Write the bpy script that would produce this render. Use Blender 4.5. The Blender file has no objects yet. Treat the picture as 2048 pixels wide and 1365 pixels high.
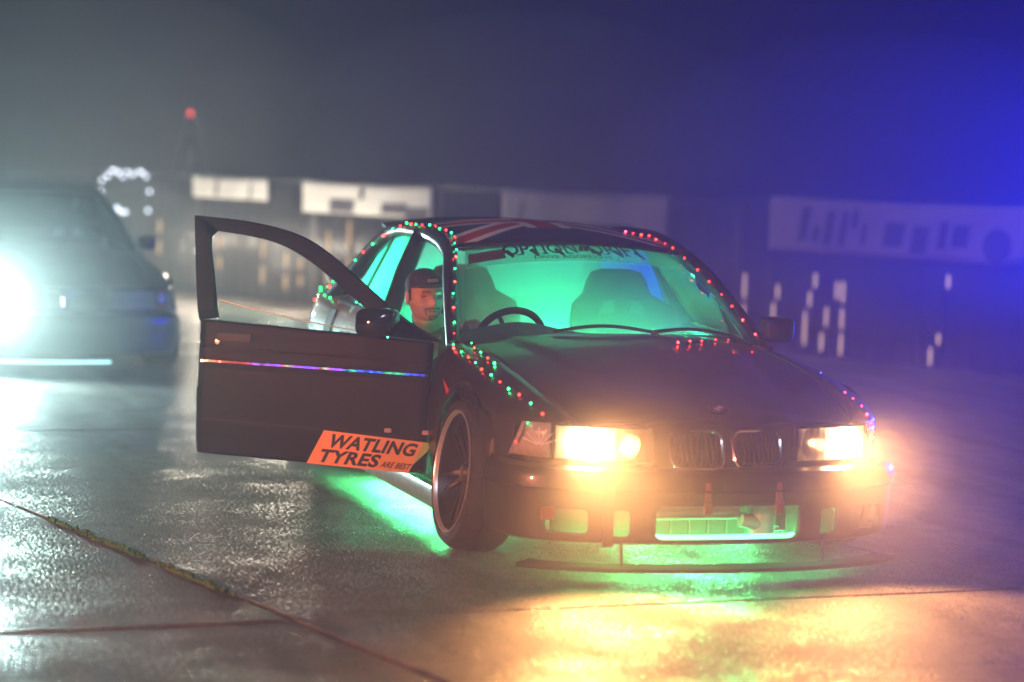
import bpy, bmesh, math, random
import numpy as np
from mathutils import Vector, Matrix

random.seed(7)
rng = np.random.default_rng(7)
scene = bpy.context.scene
R = math.radians
PI = math.pi

# ------------------------------------------------------------------ camera
cam_data = bpy.data.cameras.new('camera')
cam_data.lens = 85.0
cam_data.sensor_width = 36.0
cam_data.clip_start = 0.1
cam_data.clip_end = 500.0
cam = bpy.data.objects.new('camera', cam_data)
scene.collection.objects.link(cam)
CAM = np.array([9.4161, -3.5783, 1.6104])
yaw, pit, roll = 2.8396, -0.0762, 0.0336
c_d = np.array([math.cos(yaw) * math.cos(pit), math.sin(yaw) * math.cos(pit), math.sin(pit)])
c_r0 = np.array([math.sin(yaw), -math.cos(yaw), 0.0])
c_u0 = np.cross(c_r0, c_d)
c_r = c_r0 * math.cos(roll) + c_u0 * math.sin(roll)
c_u = c_u0 * math.cos(roll) - c_r0 * math.sin(roll)
cam.matrix_world = Matrix(((c_r[0], c_u[0], -c_d[0], CAM[0]),
                           (c_r[1], c_u[1], -c_d[1], CAM[1]),
                           (c_r[2], c_u[2], -c_d[2], CAM[2]),
                           (0, 0, 0, 1)))
cam_data.dof.use_dof = True
cam_data.dof.focus_distance = 10.4
cam_data.dof.aperture_fstop = 1.25
cam_data.dof.aperture_blades = 0
scene.camera = cam

# ------------------------------------------------------------------ world, added sun lamp as general floodlight fill, exposure
world = bpy.data.worlds.new('World')
scene.world = world
world.use_nodes = True
wn = world.node_tree
sky = wn.nodes.new('ShaderNodeTexSky')
sky.sky_type = 'NISHITA'
sky.sun_disc = False
sky.sun_elevation = R(-4.0)
sky.sun_rotation = R(200)
bg = wn.nodes['Background']
bg.inputs['Strength'].default_value = 0.05
wn.links.new(sky.outputs['Color'], bg.inputs['Color'])

sun_d = bpy.data.lights.new('sun', 'SUN')
sun_d.energy = 0.5
sun_d.angle = R(12)
sun_d.color = (0.80, 0.86, 1.0)
sun = bpy.data.objects.new('sun', sun_d)
scene.collection.objects.link(sun)
sun.rotation_euler = (R(52), 0, R(62))

scene.view_settings.view_transform = 'Standard'
scene.view_settings.look = 'None'
scene.view_settings.exposure = 0.0
scene.view_settings.gamma = 1.0
scene.view_settings.use_curve_mapping = False
cy = scene.cycles
cy.max_bounces = 6
cy.diffuse_bounces = 2
cy.glossy_bounces = 3
cy.transmission_bounces = 4
cy.transparent_max_bounces = 12
cy.volume_bounces = 0
cy.sample_clamp_indirect = 4.0
cy.sample_clamp_direct = 0.0
cy.use_denoising = True
cy.use_light_tree = True
cy.caustics_reflective = False
cy.caustics_refractive = False

# ------------------------------------------------------------------ helpers
def link(o):
    scene.collection.objects.link(o)
    return o


def tag(o, label=None, cat=None, group=None, kind=None):
    if label: o['label'] = label
    if cat: o['category'] = cat
    if group: o['group'] = group
    if kind: o['kind'] = kind
    return o


def empty(name, loc=(0, 0, 0), rz=0.0):
    o = bpy.data.objects.new(name, None)
    o.empty_display_size = 0.1
    o.location = loc
    o.rotation_euler = (0, 0, rz)
    return link(o)


def pchip(xs, ys):
    xs = np.asarray(xs, float); ys = np.asarray(ys, float)
    if xs[0] > xs[-1]:
        xs = xs[::-1]; ys = ys[::-1]
    h = np.diff(xs); dl = np.diff(ys) / h
    m = np.zeros(len(xs))
    for i in range(1, len(xs) - 1):
        if dl[i - 1] * dl[i] > 0:
            w1 = 2 * h[i] + h[i - 1]; w2 = h[i] + 2 * h[i - 1]
            m[i] = (w1 + w2) / (w1 / dl[i - 1] + w2 / dl[i])
    m[0] = dl[0]; m[-1] = dl[-1]

    def f(x):
        x = min(max(x, xs[0]), xs[-1])
        i = min(max(int(np.searchsorted(xs, x)) - 1, 0), len(xs) - 2)
        t = (x - xs[i]) / h[i]
        t2 = t * t; t3 = t2 * t
        return float((2 * t3 - 3 * t2 + 1) * ys[i] + (t3 - 2 * t2 + t) * h[i] * m[i]
                     + (-2 * t3 + 3 * t2) * ys[i + 1] + (t3 - t2) * h[i] * m[i + 1])
    return f


def curve_pts(pts, n):
    """smooth resample of a 3D polyline"""
    pts = np.asarray(pts, float)
    s = np.concatenate([[0], np.cumsum(np.linalg.norm(np.diff(pts, axis=0), axis=1))])
    fs = [pchip(s, pts[:, k]) for k in range(pts.shape[1])]
    return [tuple(f(t) for f in fs) for t in np.linspace(0, s[-1], n)]


class MB:
    def __init__(self):
        self.v = []; self.f = []; self.m = []; self.cur = 0

    def add(self, vs, fs):
        o = len(self.v)
        self.v += [tuple(map(float, p)) for p in vs]
        for f in fs:
            self.f.append(tuple(i + o for i in f)); self.m.append(self.cur)
        return self

    def grid(self, fn, us, vs, flip=False):
        nu, nv = len(us), len(vs)
        P = [fn(u, w) for u in us for w in vs]
        F = []
        for i in range(nu - 1):
            for j in range(nv - 1):
                q = (i * nv + j, (i + 1) * nv + j, (i + 1) * nv + j + 1, i * nv + j + 1)
                F.append(q[::-1] if flip else q)
        return self.add(P, F)

    def box(self, c, s, M=None):
        P = []
        for dx in (-.5, .5):
            for dy in (-.5, .5):
                for dz in (-.5, .5):
                    p = Vector((dx * s[0], dy * s[1], dz * s[2]))
                    if M is not None: p = M @ p
                    P.append((p.x + c[0], p.y + c[1], p.z + c[2]))
        return self.add(P, [(0, 1, 3, 2), (4, 6, 7, 5), (0, 4, 5, 1), (2, 3, 7, 6), (0, 2, 6, 4), (1, 5, 7, 3)])

    def tube(self, pts, r, n=8, closed=False, caps=True, squash=None):
        pts = [Vector(p) for p in pts]
        N = len(pts)
        rr = r if hasattr(r, '__len__') else [r] * N
        P = []; prev = None
        for i in range(N):
            a = pts[(i - 1) % N] if (closed or i > 0) else pts[i]
            b = pts[(i + 1) % N] if (closed or i < N - 1) else pts[i]
            t = (b - a).normalized()
            if prev is None:
                up = Vector((0, 0, 1)) if abs(t.z) < .9 else Vector((1, 0, 0))
                s = t.cross(up).normalized()
            else:
                s = (prev - t * prev.dot(t)).normalized()
            prev = s
            q = t.cross(s)
            for k in range(n):
                a_ = 2 * PI * k / n
                c1, s1 = math.cos(a_), math.sin(a_)
                if squash: s1 *= squash
                P.append(pts[i] + (s * c1 + q * s1) * rr[i])
        F = []
        for i in range(N if closed else N - 1):
            for k in range(n):
                i2 = (i + 1) % N
                F.append((i * n + k, i * n + (k + 1) % n, i2 * n + (k + 1) % n, i2 * n + k))
        if not closed and caps:
            F.append(tuple(range(n))[::-1]); F.append(tuple((N - 1) * n + k for k in range(n)))
        return self.add(P, F)

    def lathe(self, prof, c, axis, n=32, closed=False):
        """prof: list of (radius, along)"""
        ax = Vector(axis).normalized()
        s = ax.cross(Vector((0, 0, 1)) if abs(ax.z) < .9 else Vector((1, 0, 0))).normalized()
        t = ax.cross(s)
        P = []
        for (r, h) in prof:
            for k in range(n):
                a = 2 * PI * k / n
                P.append(Vector(c) + ax * h + (s * math.cos(a) + t * math.sin(a)) * r)
        F = []
        m = len(prof)
        for i in range(m if closed else m - 1):
            i2 = (i + 1) % m
            for k in range(n):
                F.append((i * n + k, i2 * n + k, i2 * n + (k + 1) % n, i * n + (k + 1) % n))
        return self.add(P, F)

    def extrude_poly(self, pts, fn, d0, d1):
        """pts 2D outline; fn(a,b,d)->3D; closed prism"""
        n = len(pts)
        P = [fn(a, b, d0) for a, b in pts] + [fn(a, b, d1) for a, b in pts]
        F = [tuple(range(n)), tuple(range(2 * n - 1, n - 1, -1))]
        for i in range(n):
            j = (i + 1) % n
            F.append((i, i + n, j + n, j))
        return self.add(P, F)

    def ball(self, c, r, nu=10, nv=7, scale=(1, 1, 1)):
        P = []
        for i in range(nv + 1):
            th = PI * i / nv
            for k in range(nu):
                ph = 2 * PI * k / nu
                P.append((c[0] + r * scale[0] * math.sin(th) * math.cos(ph),
                          c[1] + r * scale[1] * math.sin(th) * math.sin(ph),
                          c[2] + r * scale[2] * math.cos(th)))
        F = []
        for i in range(nv):
            for k in range(nu):
                F.append((i * nu + k, (i + 1) * nu + k, (i + 1) * nu + (k + 1) % nu, i * nu + (k + 1) % nu))
        return self.add(P, F)

    def mesh(self, name, mats, smooth=True, ref=None):
        me = bpy.data.meshes.new(name)
        me.from_pydata(self.v, [], self.f)
        if not isinstance(mats, (list, tuple)): mats = [mats]
        for m in mats: me.materials.append(m)
        if len(mats) > 1:
            me.polygons.foreach_set('material_index', self.m)
        bm = bmesh.new(); bm.from_mesh(me)
        bmesh.ops.remove_doubles(bm, verts=bm.verts, dist=1e-5)
        bmesh.ops.recalc_face_normals(bm, faces=bm.faces)
        if ref is not None:
            rv = Vector(ref)
            if sum((f.calc_center_median() - rv).dot(f.normal) * f.calc_area() for f in bm.faces) < 0:
                bmesh.ops.reverse_faces(bm, faces=bm.faces)
        bm.to_mesh(me); bm.free()
        if smooth:
            me.polygons.foreach_set('use_smooth', [True] * len(me.polygons))
        return me

    def build(self, name, mats, parent=None, smooth=True, solid=None, bevel=None, sub=None, auto=35, ref=None):
        if solid and ref is None: ref = (-1.4, 0, .4)
        me = self.mesh(name, mats, smooth, ref)
        o = bpy.data.objects.new(name, me)
        link(o)
        if parent is not None: o.parent = parent
        if solid:
            md = o.modifiers.new('solid', 'SOLIDIFY'); md.thickness = solid; md.offset = -1
        if bevel:
            md = o.modifiers.new('bevel', 'BEVEL'); md.width = bevel; md.segments = 2
            md.limit_method = 'ANGLE'; md.angle_limit = R(40)
        if sub:
            md = o.modifiers.new('sub', 'SUBSURF'); md.levels = sub; md.render_levels = sub
        if smooth and auto:
            try:
                me.set_sharp_from_angle(angle=R(auto))
            except Exception:
                pass
        return o


def lin(n, a=0.0, b=1.0):
    return list(np.linspace(a, b, n))


def rrect(w, h, r, n=5, cx=0, cy=0):
    P = []
    for (sx, sy, a0) in ((1, 1, 0), (-1, 1, 90), (-1, -1, 180), (1, -1, 270)):
        for k in range(n + 1):
            a = R(a0 + 90 * k / n)
            P.append((cx + sx * (w / 2 - r) + r * math.cos(a), cy + sy * (h / 2 - r) + r * math.sin(a)))
    return P


def text_mesh(s, size=1.0, offset=0.0, shear=0.0, spacing=1.0):
    """returns verts(2D), faces, normalised so the text starts at 0, baseline 0"""
    cu = bpy.data.curves.new('txt', 'FONT')
    cu.body = s; cu.size = size; cu.offset = offset; cu.shear = shear; cu.space_character = spacing
    cu.resolution_u = 4
    o = bpy.data.objects.new('txt', cu)
    link(o)
    dg = bpy.context.evaluated_depsgraph_get()
    me = bpy.data.meshes.new_from_object(o.evaluated_get(dg))
    V = [(v.co.x, v.co.y) for v in me.vertices]
    F = [tuple(p.vertices) for p in me.polygons]
    bpy.data.objects.remove(o); bpy.data.curves.remove(cu); bpy.data.meshes.remove(me)
    return V, F


def fit_text(s, w, h, **k):
    V, F = text_mesh(s, **k)
    A = np.array(V); lo = A.min(0); hi = A.max(0)
    A = (A - lo) / (hi - lo) * np.array([w, h])
    return [tuple(p) for p in A], F


# ------------------------------------------------------------------ materials
MATS = {}


def mat(name, color, rough=.5, metal=0.0, coat=0.0, emit=None, strength=0.0, noise=None, bump=None, spec=.5, trans=0.0):
    if name in MATS: return MATS[name]
    m = bpy.data.materials.new(name)
    m.use_nodes = True
    nt = m.node_tree
    b = nt.nodes['Principled BSDF']
    b.inputs['Base Color'].default_value = (*color, 1)
    b.inputs['Roughness'].default_value = rough
    b.inputs['Metallic'].default_value = metal
    b.inputs['Coat Weight'].default_value = coat
    b.inputs['Specular IOR Level'].default_value = spec
    if trans:
        b.inputs['Transmission Weight'].default_value = trans
    if emit is not None:
        b.inputs['Emission Color'].default_value = (*emit, 1)
        b.inputs['Emission Strength'].default_value = strength
    if noise or bump:
        tc = nt.nodes.new('ShaderNodeTexCoord')
    if noise:
        sc, amt = noise
        n = nt.nodes.new('ShaderNodeTexNoise'); n.inputs['Scale'].default_value = sc
        n.inputs['Detail'].default_value = 5
        nt.links.new(tc.outputs['Object'], n.inputs['Vector'])
        mx = nt.nodes.new('ShaderNodeMix'); mx.data_type = 'RGBA'
        mx.inputs[6].default_value = (*[c * (1 - amt) for c in color], 1)
        mx.inputs[7].default_value = (*[min(1, c * (1 + amt)) for c in color], 1)
        nt.links.new(n.outputs['Fac'], mx.inputs[0])
        nt.links.new(mx.outputs[2], b.inputs['Base Color'])
        mr = nt.nodes.new('ShaderNodeMapRange')
        mr.inputs[3].default_value = max(.02, rough * .75); mr.inputs[4].default_value = min(1, rough * 1.3)
        nt.links.new(n.outputs['Fac'], mr.inputs[0])
        nt.links.new(mr.outputs[0], b.inputs['Roughness'])
    if bump:
        sc, st, dist = bump
        n2 = nt.nodes.new('ShaderNodeTexNoise'); n2.inputs['Scale'].default_value = sc
        n2.inputs['Detail'].default_value = 3
        nt.links.new(tc.outputs['Object'], n2.inputs['Vector'])
        bp_ = nt.nodes.new('ShaderNodeBump'); bp_.inputs['Strength'].default_value = st
        bp_.inputs['Distance'].default_value = dist
        nt.links.new(n2.outputs['Fac'], bp_.inputs['Height'])
        nt.links.new(bp_.outputs['Normal'], b.inputs['Normal'])
    MATS[name] = m
    return m


def emis(name, color, strength, sampling='AUTO'):
    if name in MATS: return MATS[name]
    m = bpy.data.materials.new(name); m.use_nodes = True
    nt = m.node_tree; nt.nodes.clear()
    out = nt.nodes.new('ShaderNodeOutputMaterial')
    e = nt.nodes.new('ShaderNodeEmission')
    e.inputs['Color'].default_value = (*color, 1)
    e.inputs['Strength'].default_value = strength
    nt.links.new(e.outputs[0], out.inputs['Surface'])
    m.cycles.emission_sampling = sampling
    MATS[name] = m
    return m


def glassy(name, tint=(1, 1, 1), gloss=.08, rough=.03, mist=0.0, mist_col=(.8, .85, .85)):
    """thin window glass: mostly see-through, a little mirror, optional condensation"""
    if name in MATS: return MATS[name]
    m = bpy.data.materials.new(name); m.use_nodes = True
    nt = m.node_tree; nt.nodes.clear()
    out = nt.nodes.new('ShaderNodeOutputMaterial')
    tr = nt.nodes.new('ShaderNodeBsdfTransparent'); tr.inputs[0].default_value = (*tint, 1)
    gl = nt.nodes.new('ShaderNodeBsdfGlossy'); gl.inputs['Roughness'].default_value = rough
    fr = nt.nodes.new('ShaderNodeFresnel'); fr.inputs['IOR'].default_value = 1.45
    mx = nt.nodes.new('ShaderNodeMixShader')
    mth = nt.nodes.new('ShaderNodeMath'); mth.operation = 'MULTIPLY'; mth.inputs[1].default_value = gloss / .04 * .5
    mth.use_clamp = True
    nt.links.new(fr.outputs[0], mth.inputs[0])
    nt.links.new(mth.outputs[0], mx.inputs[0])
    nt.links.new(tr.outputs[0], mx.inputs[1]); nt.links.new(gl.outputs[0], mx.inputs[2])
    last = mx
    if mist > 0:
        tl = nt.nodes.new('ShaderNodeBsdfTranslucent'); tl.inputs[0].default_value = (*mist_col, 1)
        mx2 = nt.nodes.new('ShaderNodeMixShader')
        tc = nt.nodes.new('ShaderNodeTexCoord')
        n = nt.nodes.new('ShaderNodeTexNoise'); n.inputs['Scale'].default_value = 5
        nt.links.new(tc.outputs['Object'], n.inputs['Vector'])
        mr = nt.nodes.new('ShaderNodeMapRange')
        mr.inputs[3].default_value = mist * .7; mr.inputs[4].default_value = min(1, mist * 1.3)
        nt.links.new(n.outputs['Fac'], mr.inputs[0])
        nt.links.new(mr.outputs[0], mx2.inputs[0])
        nt.links.new(mx.outputs[0], mx2.inputs[1]); nt.links.new(tl.outputs[0], mx2.inputs[2])
        last = mx2
    nt.links.new(last.outputs[0], out.inputs['Surface'])
    MATS[name] = m
    return m


M_PAINT = mat('black_paint', (.012, .011, .012), .34, coat=.5, noise=(3, .12))
M_PAINT2 = mat('grey_paint', (.014, .016, .016), .35, coat=.4, noise=(9, .3))
M_DOORP = mat('door_paint', (.014, .014, .015), .5, noise=(11, .3), spec=.15)
M_QUART = mat('scuffed_pale_paint', (.22, .24, .23), .4, coat=.3, noise=(16, .6))
M_PLAST = mat('black_plastic', (.012, .012, .012), .55, noise=(40, .3))
M_RUBBER = mat('tyre_rubber', (.014, .013, .013), .75, noise=(30, .3), bump=(60, .25, .003))
M_CHROME = mat('chrome', (.75, .74, .72), .15, metal=1)
M_ALLOY = mat('dark_alloy', (.035, .034, .036), .35, metal=.8, noise=(20, .3))
M_LIP = mat('polished_lip', (.8, .8, .8), .3, metal=.75)
M_DISC = mat('brake_disc', (.3, .28, .26), .35, metal=1)
M_INT = mat('interior_trim', (.05, .055, .055), .7, noise=(30, .3))
M_HEADLN = mat('headlining', (.45, .47, .45), .9)
M_SEAT = mat('seat_fabric', (.03, .035, .035), .8, bump=(200, .3, .002))
M_GLASS = glassy('window_glass', (.93, .97, .95), .08)
M_MIST = glassy('misted_glass', (.9, .95, .93), .05, mist=.7)
M_LENS = glassy('lens_glass', (1, 1, 1), .10, rough=.1, mist=.35, mist_col=(.9, .9, .9))
M_ORANGE = mat('indicator_orange', (.45, .16, .06), .25, coat=.5, noise=(90, .3))
M_WHITEP = mat('white_paint', (.75, .75, .73), .45, noise=(30, .1))
M_REDP = mat('red_paint', (.45, .03, .025), .4)
M_BLUEP = mat('navy_paint', (.015, .02, .08), .4)
M_STICK = mat('orange_sticker', (.95, .36, .12), .45, noise=(25, .06))
M_YELL = mat('yellow_green_sticker', (.45, .5, .10), .5)
M_INK = mat('black_ink', (.012, .012, .012), .5)
M_GREYINK = mat('grey_print', (.4, .4, .4), .6)
M_UNDER = mat('underbody_black', (.02, .02, .02), .8)
M_METAL = mat('aluminium', (.5, .5, .5), .35, metal=1, noise=(30, .2))
M_CABLE = mat('dark_green_cable', (.01, .03, .018), .5)

# car body reference curves (car frame: +x forward, +y car's left, origin under the front axle)
RW = .315            # tyre radius
W_ = pchip([-3.62, -3.45, -3.1, -2.7, -2.4, -1.5, -.6, -.3, 0, .2, .36, .44, .55, .62, .64],
           [.66, .745, .815, .845, .835, .835, .83, .842, .848, .838, .815, .79, .72, .645, .62])
S_ = pchip([.08, .15, .25, .35, .48, .58, .60, .70, .78, .84], [.93, .945, .97, .988, 1.0, .997, .987, .968, .938, .90])
YH_ = pchip([-.64, 0, .45, .62, .66], [.668, .65, .615, .585, .56])
ZH_ = pchip([-.64, -.3, 0, .3, .45, .62, .66], [.806, .782, .748, .692, .655, .605, .592])
ZC_ = pchip([-.64, -.5, -.2, 0, .2, .4, .6, .7, .79], [.870, .852, .812, .782, .748, .710, .662, .632, .595])
XN_ = pchip([0, .25, .45, .62, .72, .79, .82], [.785, .762, .715, .64, .55, .44, .36])
BELT_ = pchip([-3.0, -1.7, -.6], [.845, .828, .795])


def side_y(x, z):
    return W_(x) * S_(z)


def hood_z(x, y):
    yh = YH_(min(x, .66))
    k = min(1.15, abs(y) / yh)
    z = ZC_(x) + (ZH_(min(x, .66)) - ZC_(x)) * k ** 2.0
    # the raised spine between the two bonnet creases
    cr = .50 - .22 * (x + .6) / 1.4
    z += .010 / (1 + math.exp((abs(y) - cr) * 110)) - .004
    return z


def roof_z(x, y):
    zc = ROOFC_(x)
    return zc - .052 * (abs(y) / .56) ** 2.3


ROOFC_ = pchip([-1.15, -1.3, -1.5, -1.75, -2.0, -2.3, -2.46], [1.214, 1.243, 1.272, 1.293, 1.30, 1.284, 1.262])


def ws_pt(u, v):
    """windscreen surface; u across -1..1 (car right to left), v 0 bottom..1 top"""
    bx = -.47 - .19 * u * u; by = .672 * u; bz = .835 - .028 * u * u
    tx = -1.165 - .085 * u * u; ty = .512 * u; tz = 1.212 - .035 * u * u
    bow = .035 * math.sin(PI * v) * (1 - .4 * u * u)
    return (bx + (tx - bx) * v + bow * .5, by + (ty - by) * v, bz + (tz - bz) * v + bow)


RAIL = [(-.60, .722, .785), (-.80, .680, .925), (-1.02, .630, 1.065), (-1.22, .580, 1.160), (-1.42, .566, 1.208),
        (-1.75, .572, 1.238), (-2.05, .570, 1.240), (-2.28, .572, 1.218), (-2.5, .600, 1.135), (-2.75, .648, .99), (-2.98, .695, .862)]
RAILC = curve_pts(RAIL, 44)


def rail_at_x(x):
    a = np.array(RAILC); i = np.argsort(a[:, 0])
    return tuple(np.interp(x, a[i, 0], a[i, k]) for k in range(3))


# open driver's door frame (hinged at the front edge)
TH = R(58)
DH = np.array([-.60, -.83, 0.0])
DE = np.array([-math.cos(TH), -math.sin(TH), 0.0])
DN = np.array([math.sin(TH), -math.cos(TH), 0.0])      # outward normal


def door_pt(s, z, n=0.0):
    lean = -.20 * max(0.0, z - .80)
    curve = (S_(max(.1, z - .05)) - 1) * .75 if z < .80 else (S_(.75) - 1) * .75 * max(0, 1 - (z - .8) / .1)
    p = DH + DE * s + DN * (n + lean + curve * .6) + np.array([0, 0, z])
    return tuple(p)


def make_wheel(car, c, sgn, camber=0.0, steer=0.0, dark=False):
    """sgn -1: outer face towards -y"""
    M = Matrix.Rotation(steer, 3, 'Z') @ Matrix.Rotation(camber, 3, 'X')
    ax = M @ Vector((0, sgn, 0))
    cc = Vector(c)
    hub = MB()
    hub.lathe([(0.0, .02), (.035, .02), (.035, -.05), (.16, -.05), (.16, -.075), (.0, -.075)], cc, ax, 28)
    w = hub.build('wheel', M_DISC, car)
    t = MB()
    hw = .108
    t.lathe([(.240, hw - .012), (.262, hw + .004), (.288, hw), (.305, hw - .022), (RW, hw - .05), (RW, hw - .07), (RW - .006, hw - .071), (RW - .006, hw - .077),
             (RW, hw - .078), (RW, -.012), (RW - .006, -.011), (RW - .006, -.003), (RW, -.002), (RW, -hw + .05),
             (.305, -hw + .022), (.288, -hw), (.24, -hw + .012)], cc, ax, 56)
    t.build('tyre', M_RUBBER, w)
    r = MB()
    r.lathe([(.236, hw - .016), (.250, hw - .004), (.252, hw + .004), (.247, hw + .006), (.242, hw + .0), (.239, hw - .012)], cc, ax, 48)
    r.cur = 1
    r.lathe([(.239, hw - .012), (.222, hw - .035), (.215, -hw + .03), (.24, -hw + .01)], cc, ax, 48)
    ri = r.build('rim', [M_LIP, M_ALLOY], w)
    sp = MB()
    up = ax.cross(Vector((0, 0, 1))).normalized(); vv = ax.cross(up)
    for k in range(6):
        a = 2 * PI * k / 6 + .3
        dr = up * math.cos(a) + vv * math.sin(a)
        tn = ax.cross(dr)
        for q in (-1, 1):
            P = [cc + dr * .035 + tn * q * .012 + ax * .035, cc + dr * .13 + tn * q * .022 + ax * .05, cc + dr * .222 + tn * q * .034 + ax * .06]
            sp.tube(P, [.016, .013, .012], 6, squash=.8)
    sp.lathe([(0, .07), (.028, .068), (.045, .05), (.05, .02)], cc, ax, 20)
    sp.build('spokes', M_ALLOY, w)
    return w


def nose_pt(y, z, off=0.0):
    return (XN_(abs(y)) + off, y, z)


def make_headlight(car, sgn, lit, col, power, em, cone=95, aim=-.10):
    """one rectangular headlamp unit; sgn -1 = the car's right"""
    y0, y1, z0, z1 = .302, .655, .452, .588
    h = MB()
    # tray: back and four walls
    D = .085
    ys = lin(12, y0, y1)
    h.grid(lambda y, z: nose_pt(sgn * y, z, -D), ys, [z0, z1])
    for z in (z0, z1):
        h.grid(lambda y, q: nose_pt(sgn * y, z, -D * q), ys, [0, 1])
    for y in (y0, y1):
        h.grid(lambda z, q: nose_pt(sgn * y, z, -D * q), [z0, z1], [0, 1])
    hl = h.build('headlight', mat('headlight_tray', (.35, .33, .28), .3, metal=.6), car, smooth=False)
    fr = MB()
    fr.tube([nose_pt(sgn * y, z1, .004) for y in lin(14, y0, y1)] + [nose_pt(sgn * y1, z, .004) for z in lin(5, z1, z0)[1:]]
            + [nose_pt(sgn * y, z0, .004) for y in lin(14, y1, y0)[1:]] + [nose_pt(sgn * y0, z, .004) for z in lin(5, z0, z1)[1:-1]], .006, 6, closed=True)
    fr.build('bezel', M_PLAST, hl)
    for yc, hot in ((.395, False), (.545, True)):
        xb = XN_(yc) - .05
        dirn = Vector((1, sgn * .10, 0)).normalized()
        b = MB()
        b.lathe([(.012, -.02), (.03, -.012), (.05, .008), (.061, .03), (.064, .03)], (xb, sgn * yc, .520), dirn, 28)
        b.build('reflector', M_CHROME, hl)
        e = MB()
        on = lit and hot
        if on:
            # frosted burner glass filling the low-beam bowl
            e.lathe([(0.0, .030), (.03, .028), (.055, .020), (.060, .012)], (xb, sgn * yc, .520), dirn, 24)
            e.build('lamp', emis('lamp_' + car.name, (1.0, .62, .28) if col[0] > col[2] else col, em), hl)
        else:
            e.ball((xb + .012, sgn * yc, .520), .013, 10, 6, (1.4, 1, 1))
            e.build('lamp', emis('dim_' + car.name, col, em * .12) if lit else M_LENS, hl)
    ln = MB()
    def lens(y, z):
        x, yy, zz = nose_pt(sgn * y, z, .006 + .0016 * math.cos((y - y0) * 2 * PI / .03))
        return (x, yy, zz)
    ln.grid(lens, lin(70, y0 + .006, y1 - .006), [z0 + .006, .5 * (z0 + z1), z1 - .006])
    ln.build('lens', M_LENS, hl)
    if lit:
        ld = bpy.data.lights.new('headlight_beam', 'SPOT')
        ld.energy = power; ld.color = col
        ld.spot_size = R(cone); ld.spot_blend = 1.0
        ld.shadow_soft_size = .05
        lo = link(bpy.data.objects.new('headlight_beam', ld))
        lo.parent = hl
        lo.location = (XN_(.545) + .035, sgn * .545, .520)
        lo.rotation_euler = Vector((1, 0, aim)).to_track_quat('-Z', 'Y').to_euler()
    return hl


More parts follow.
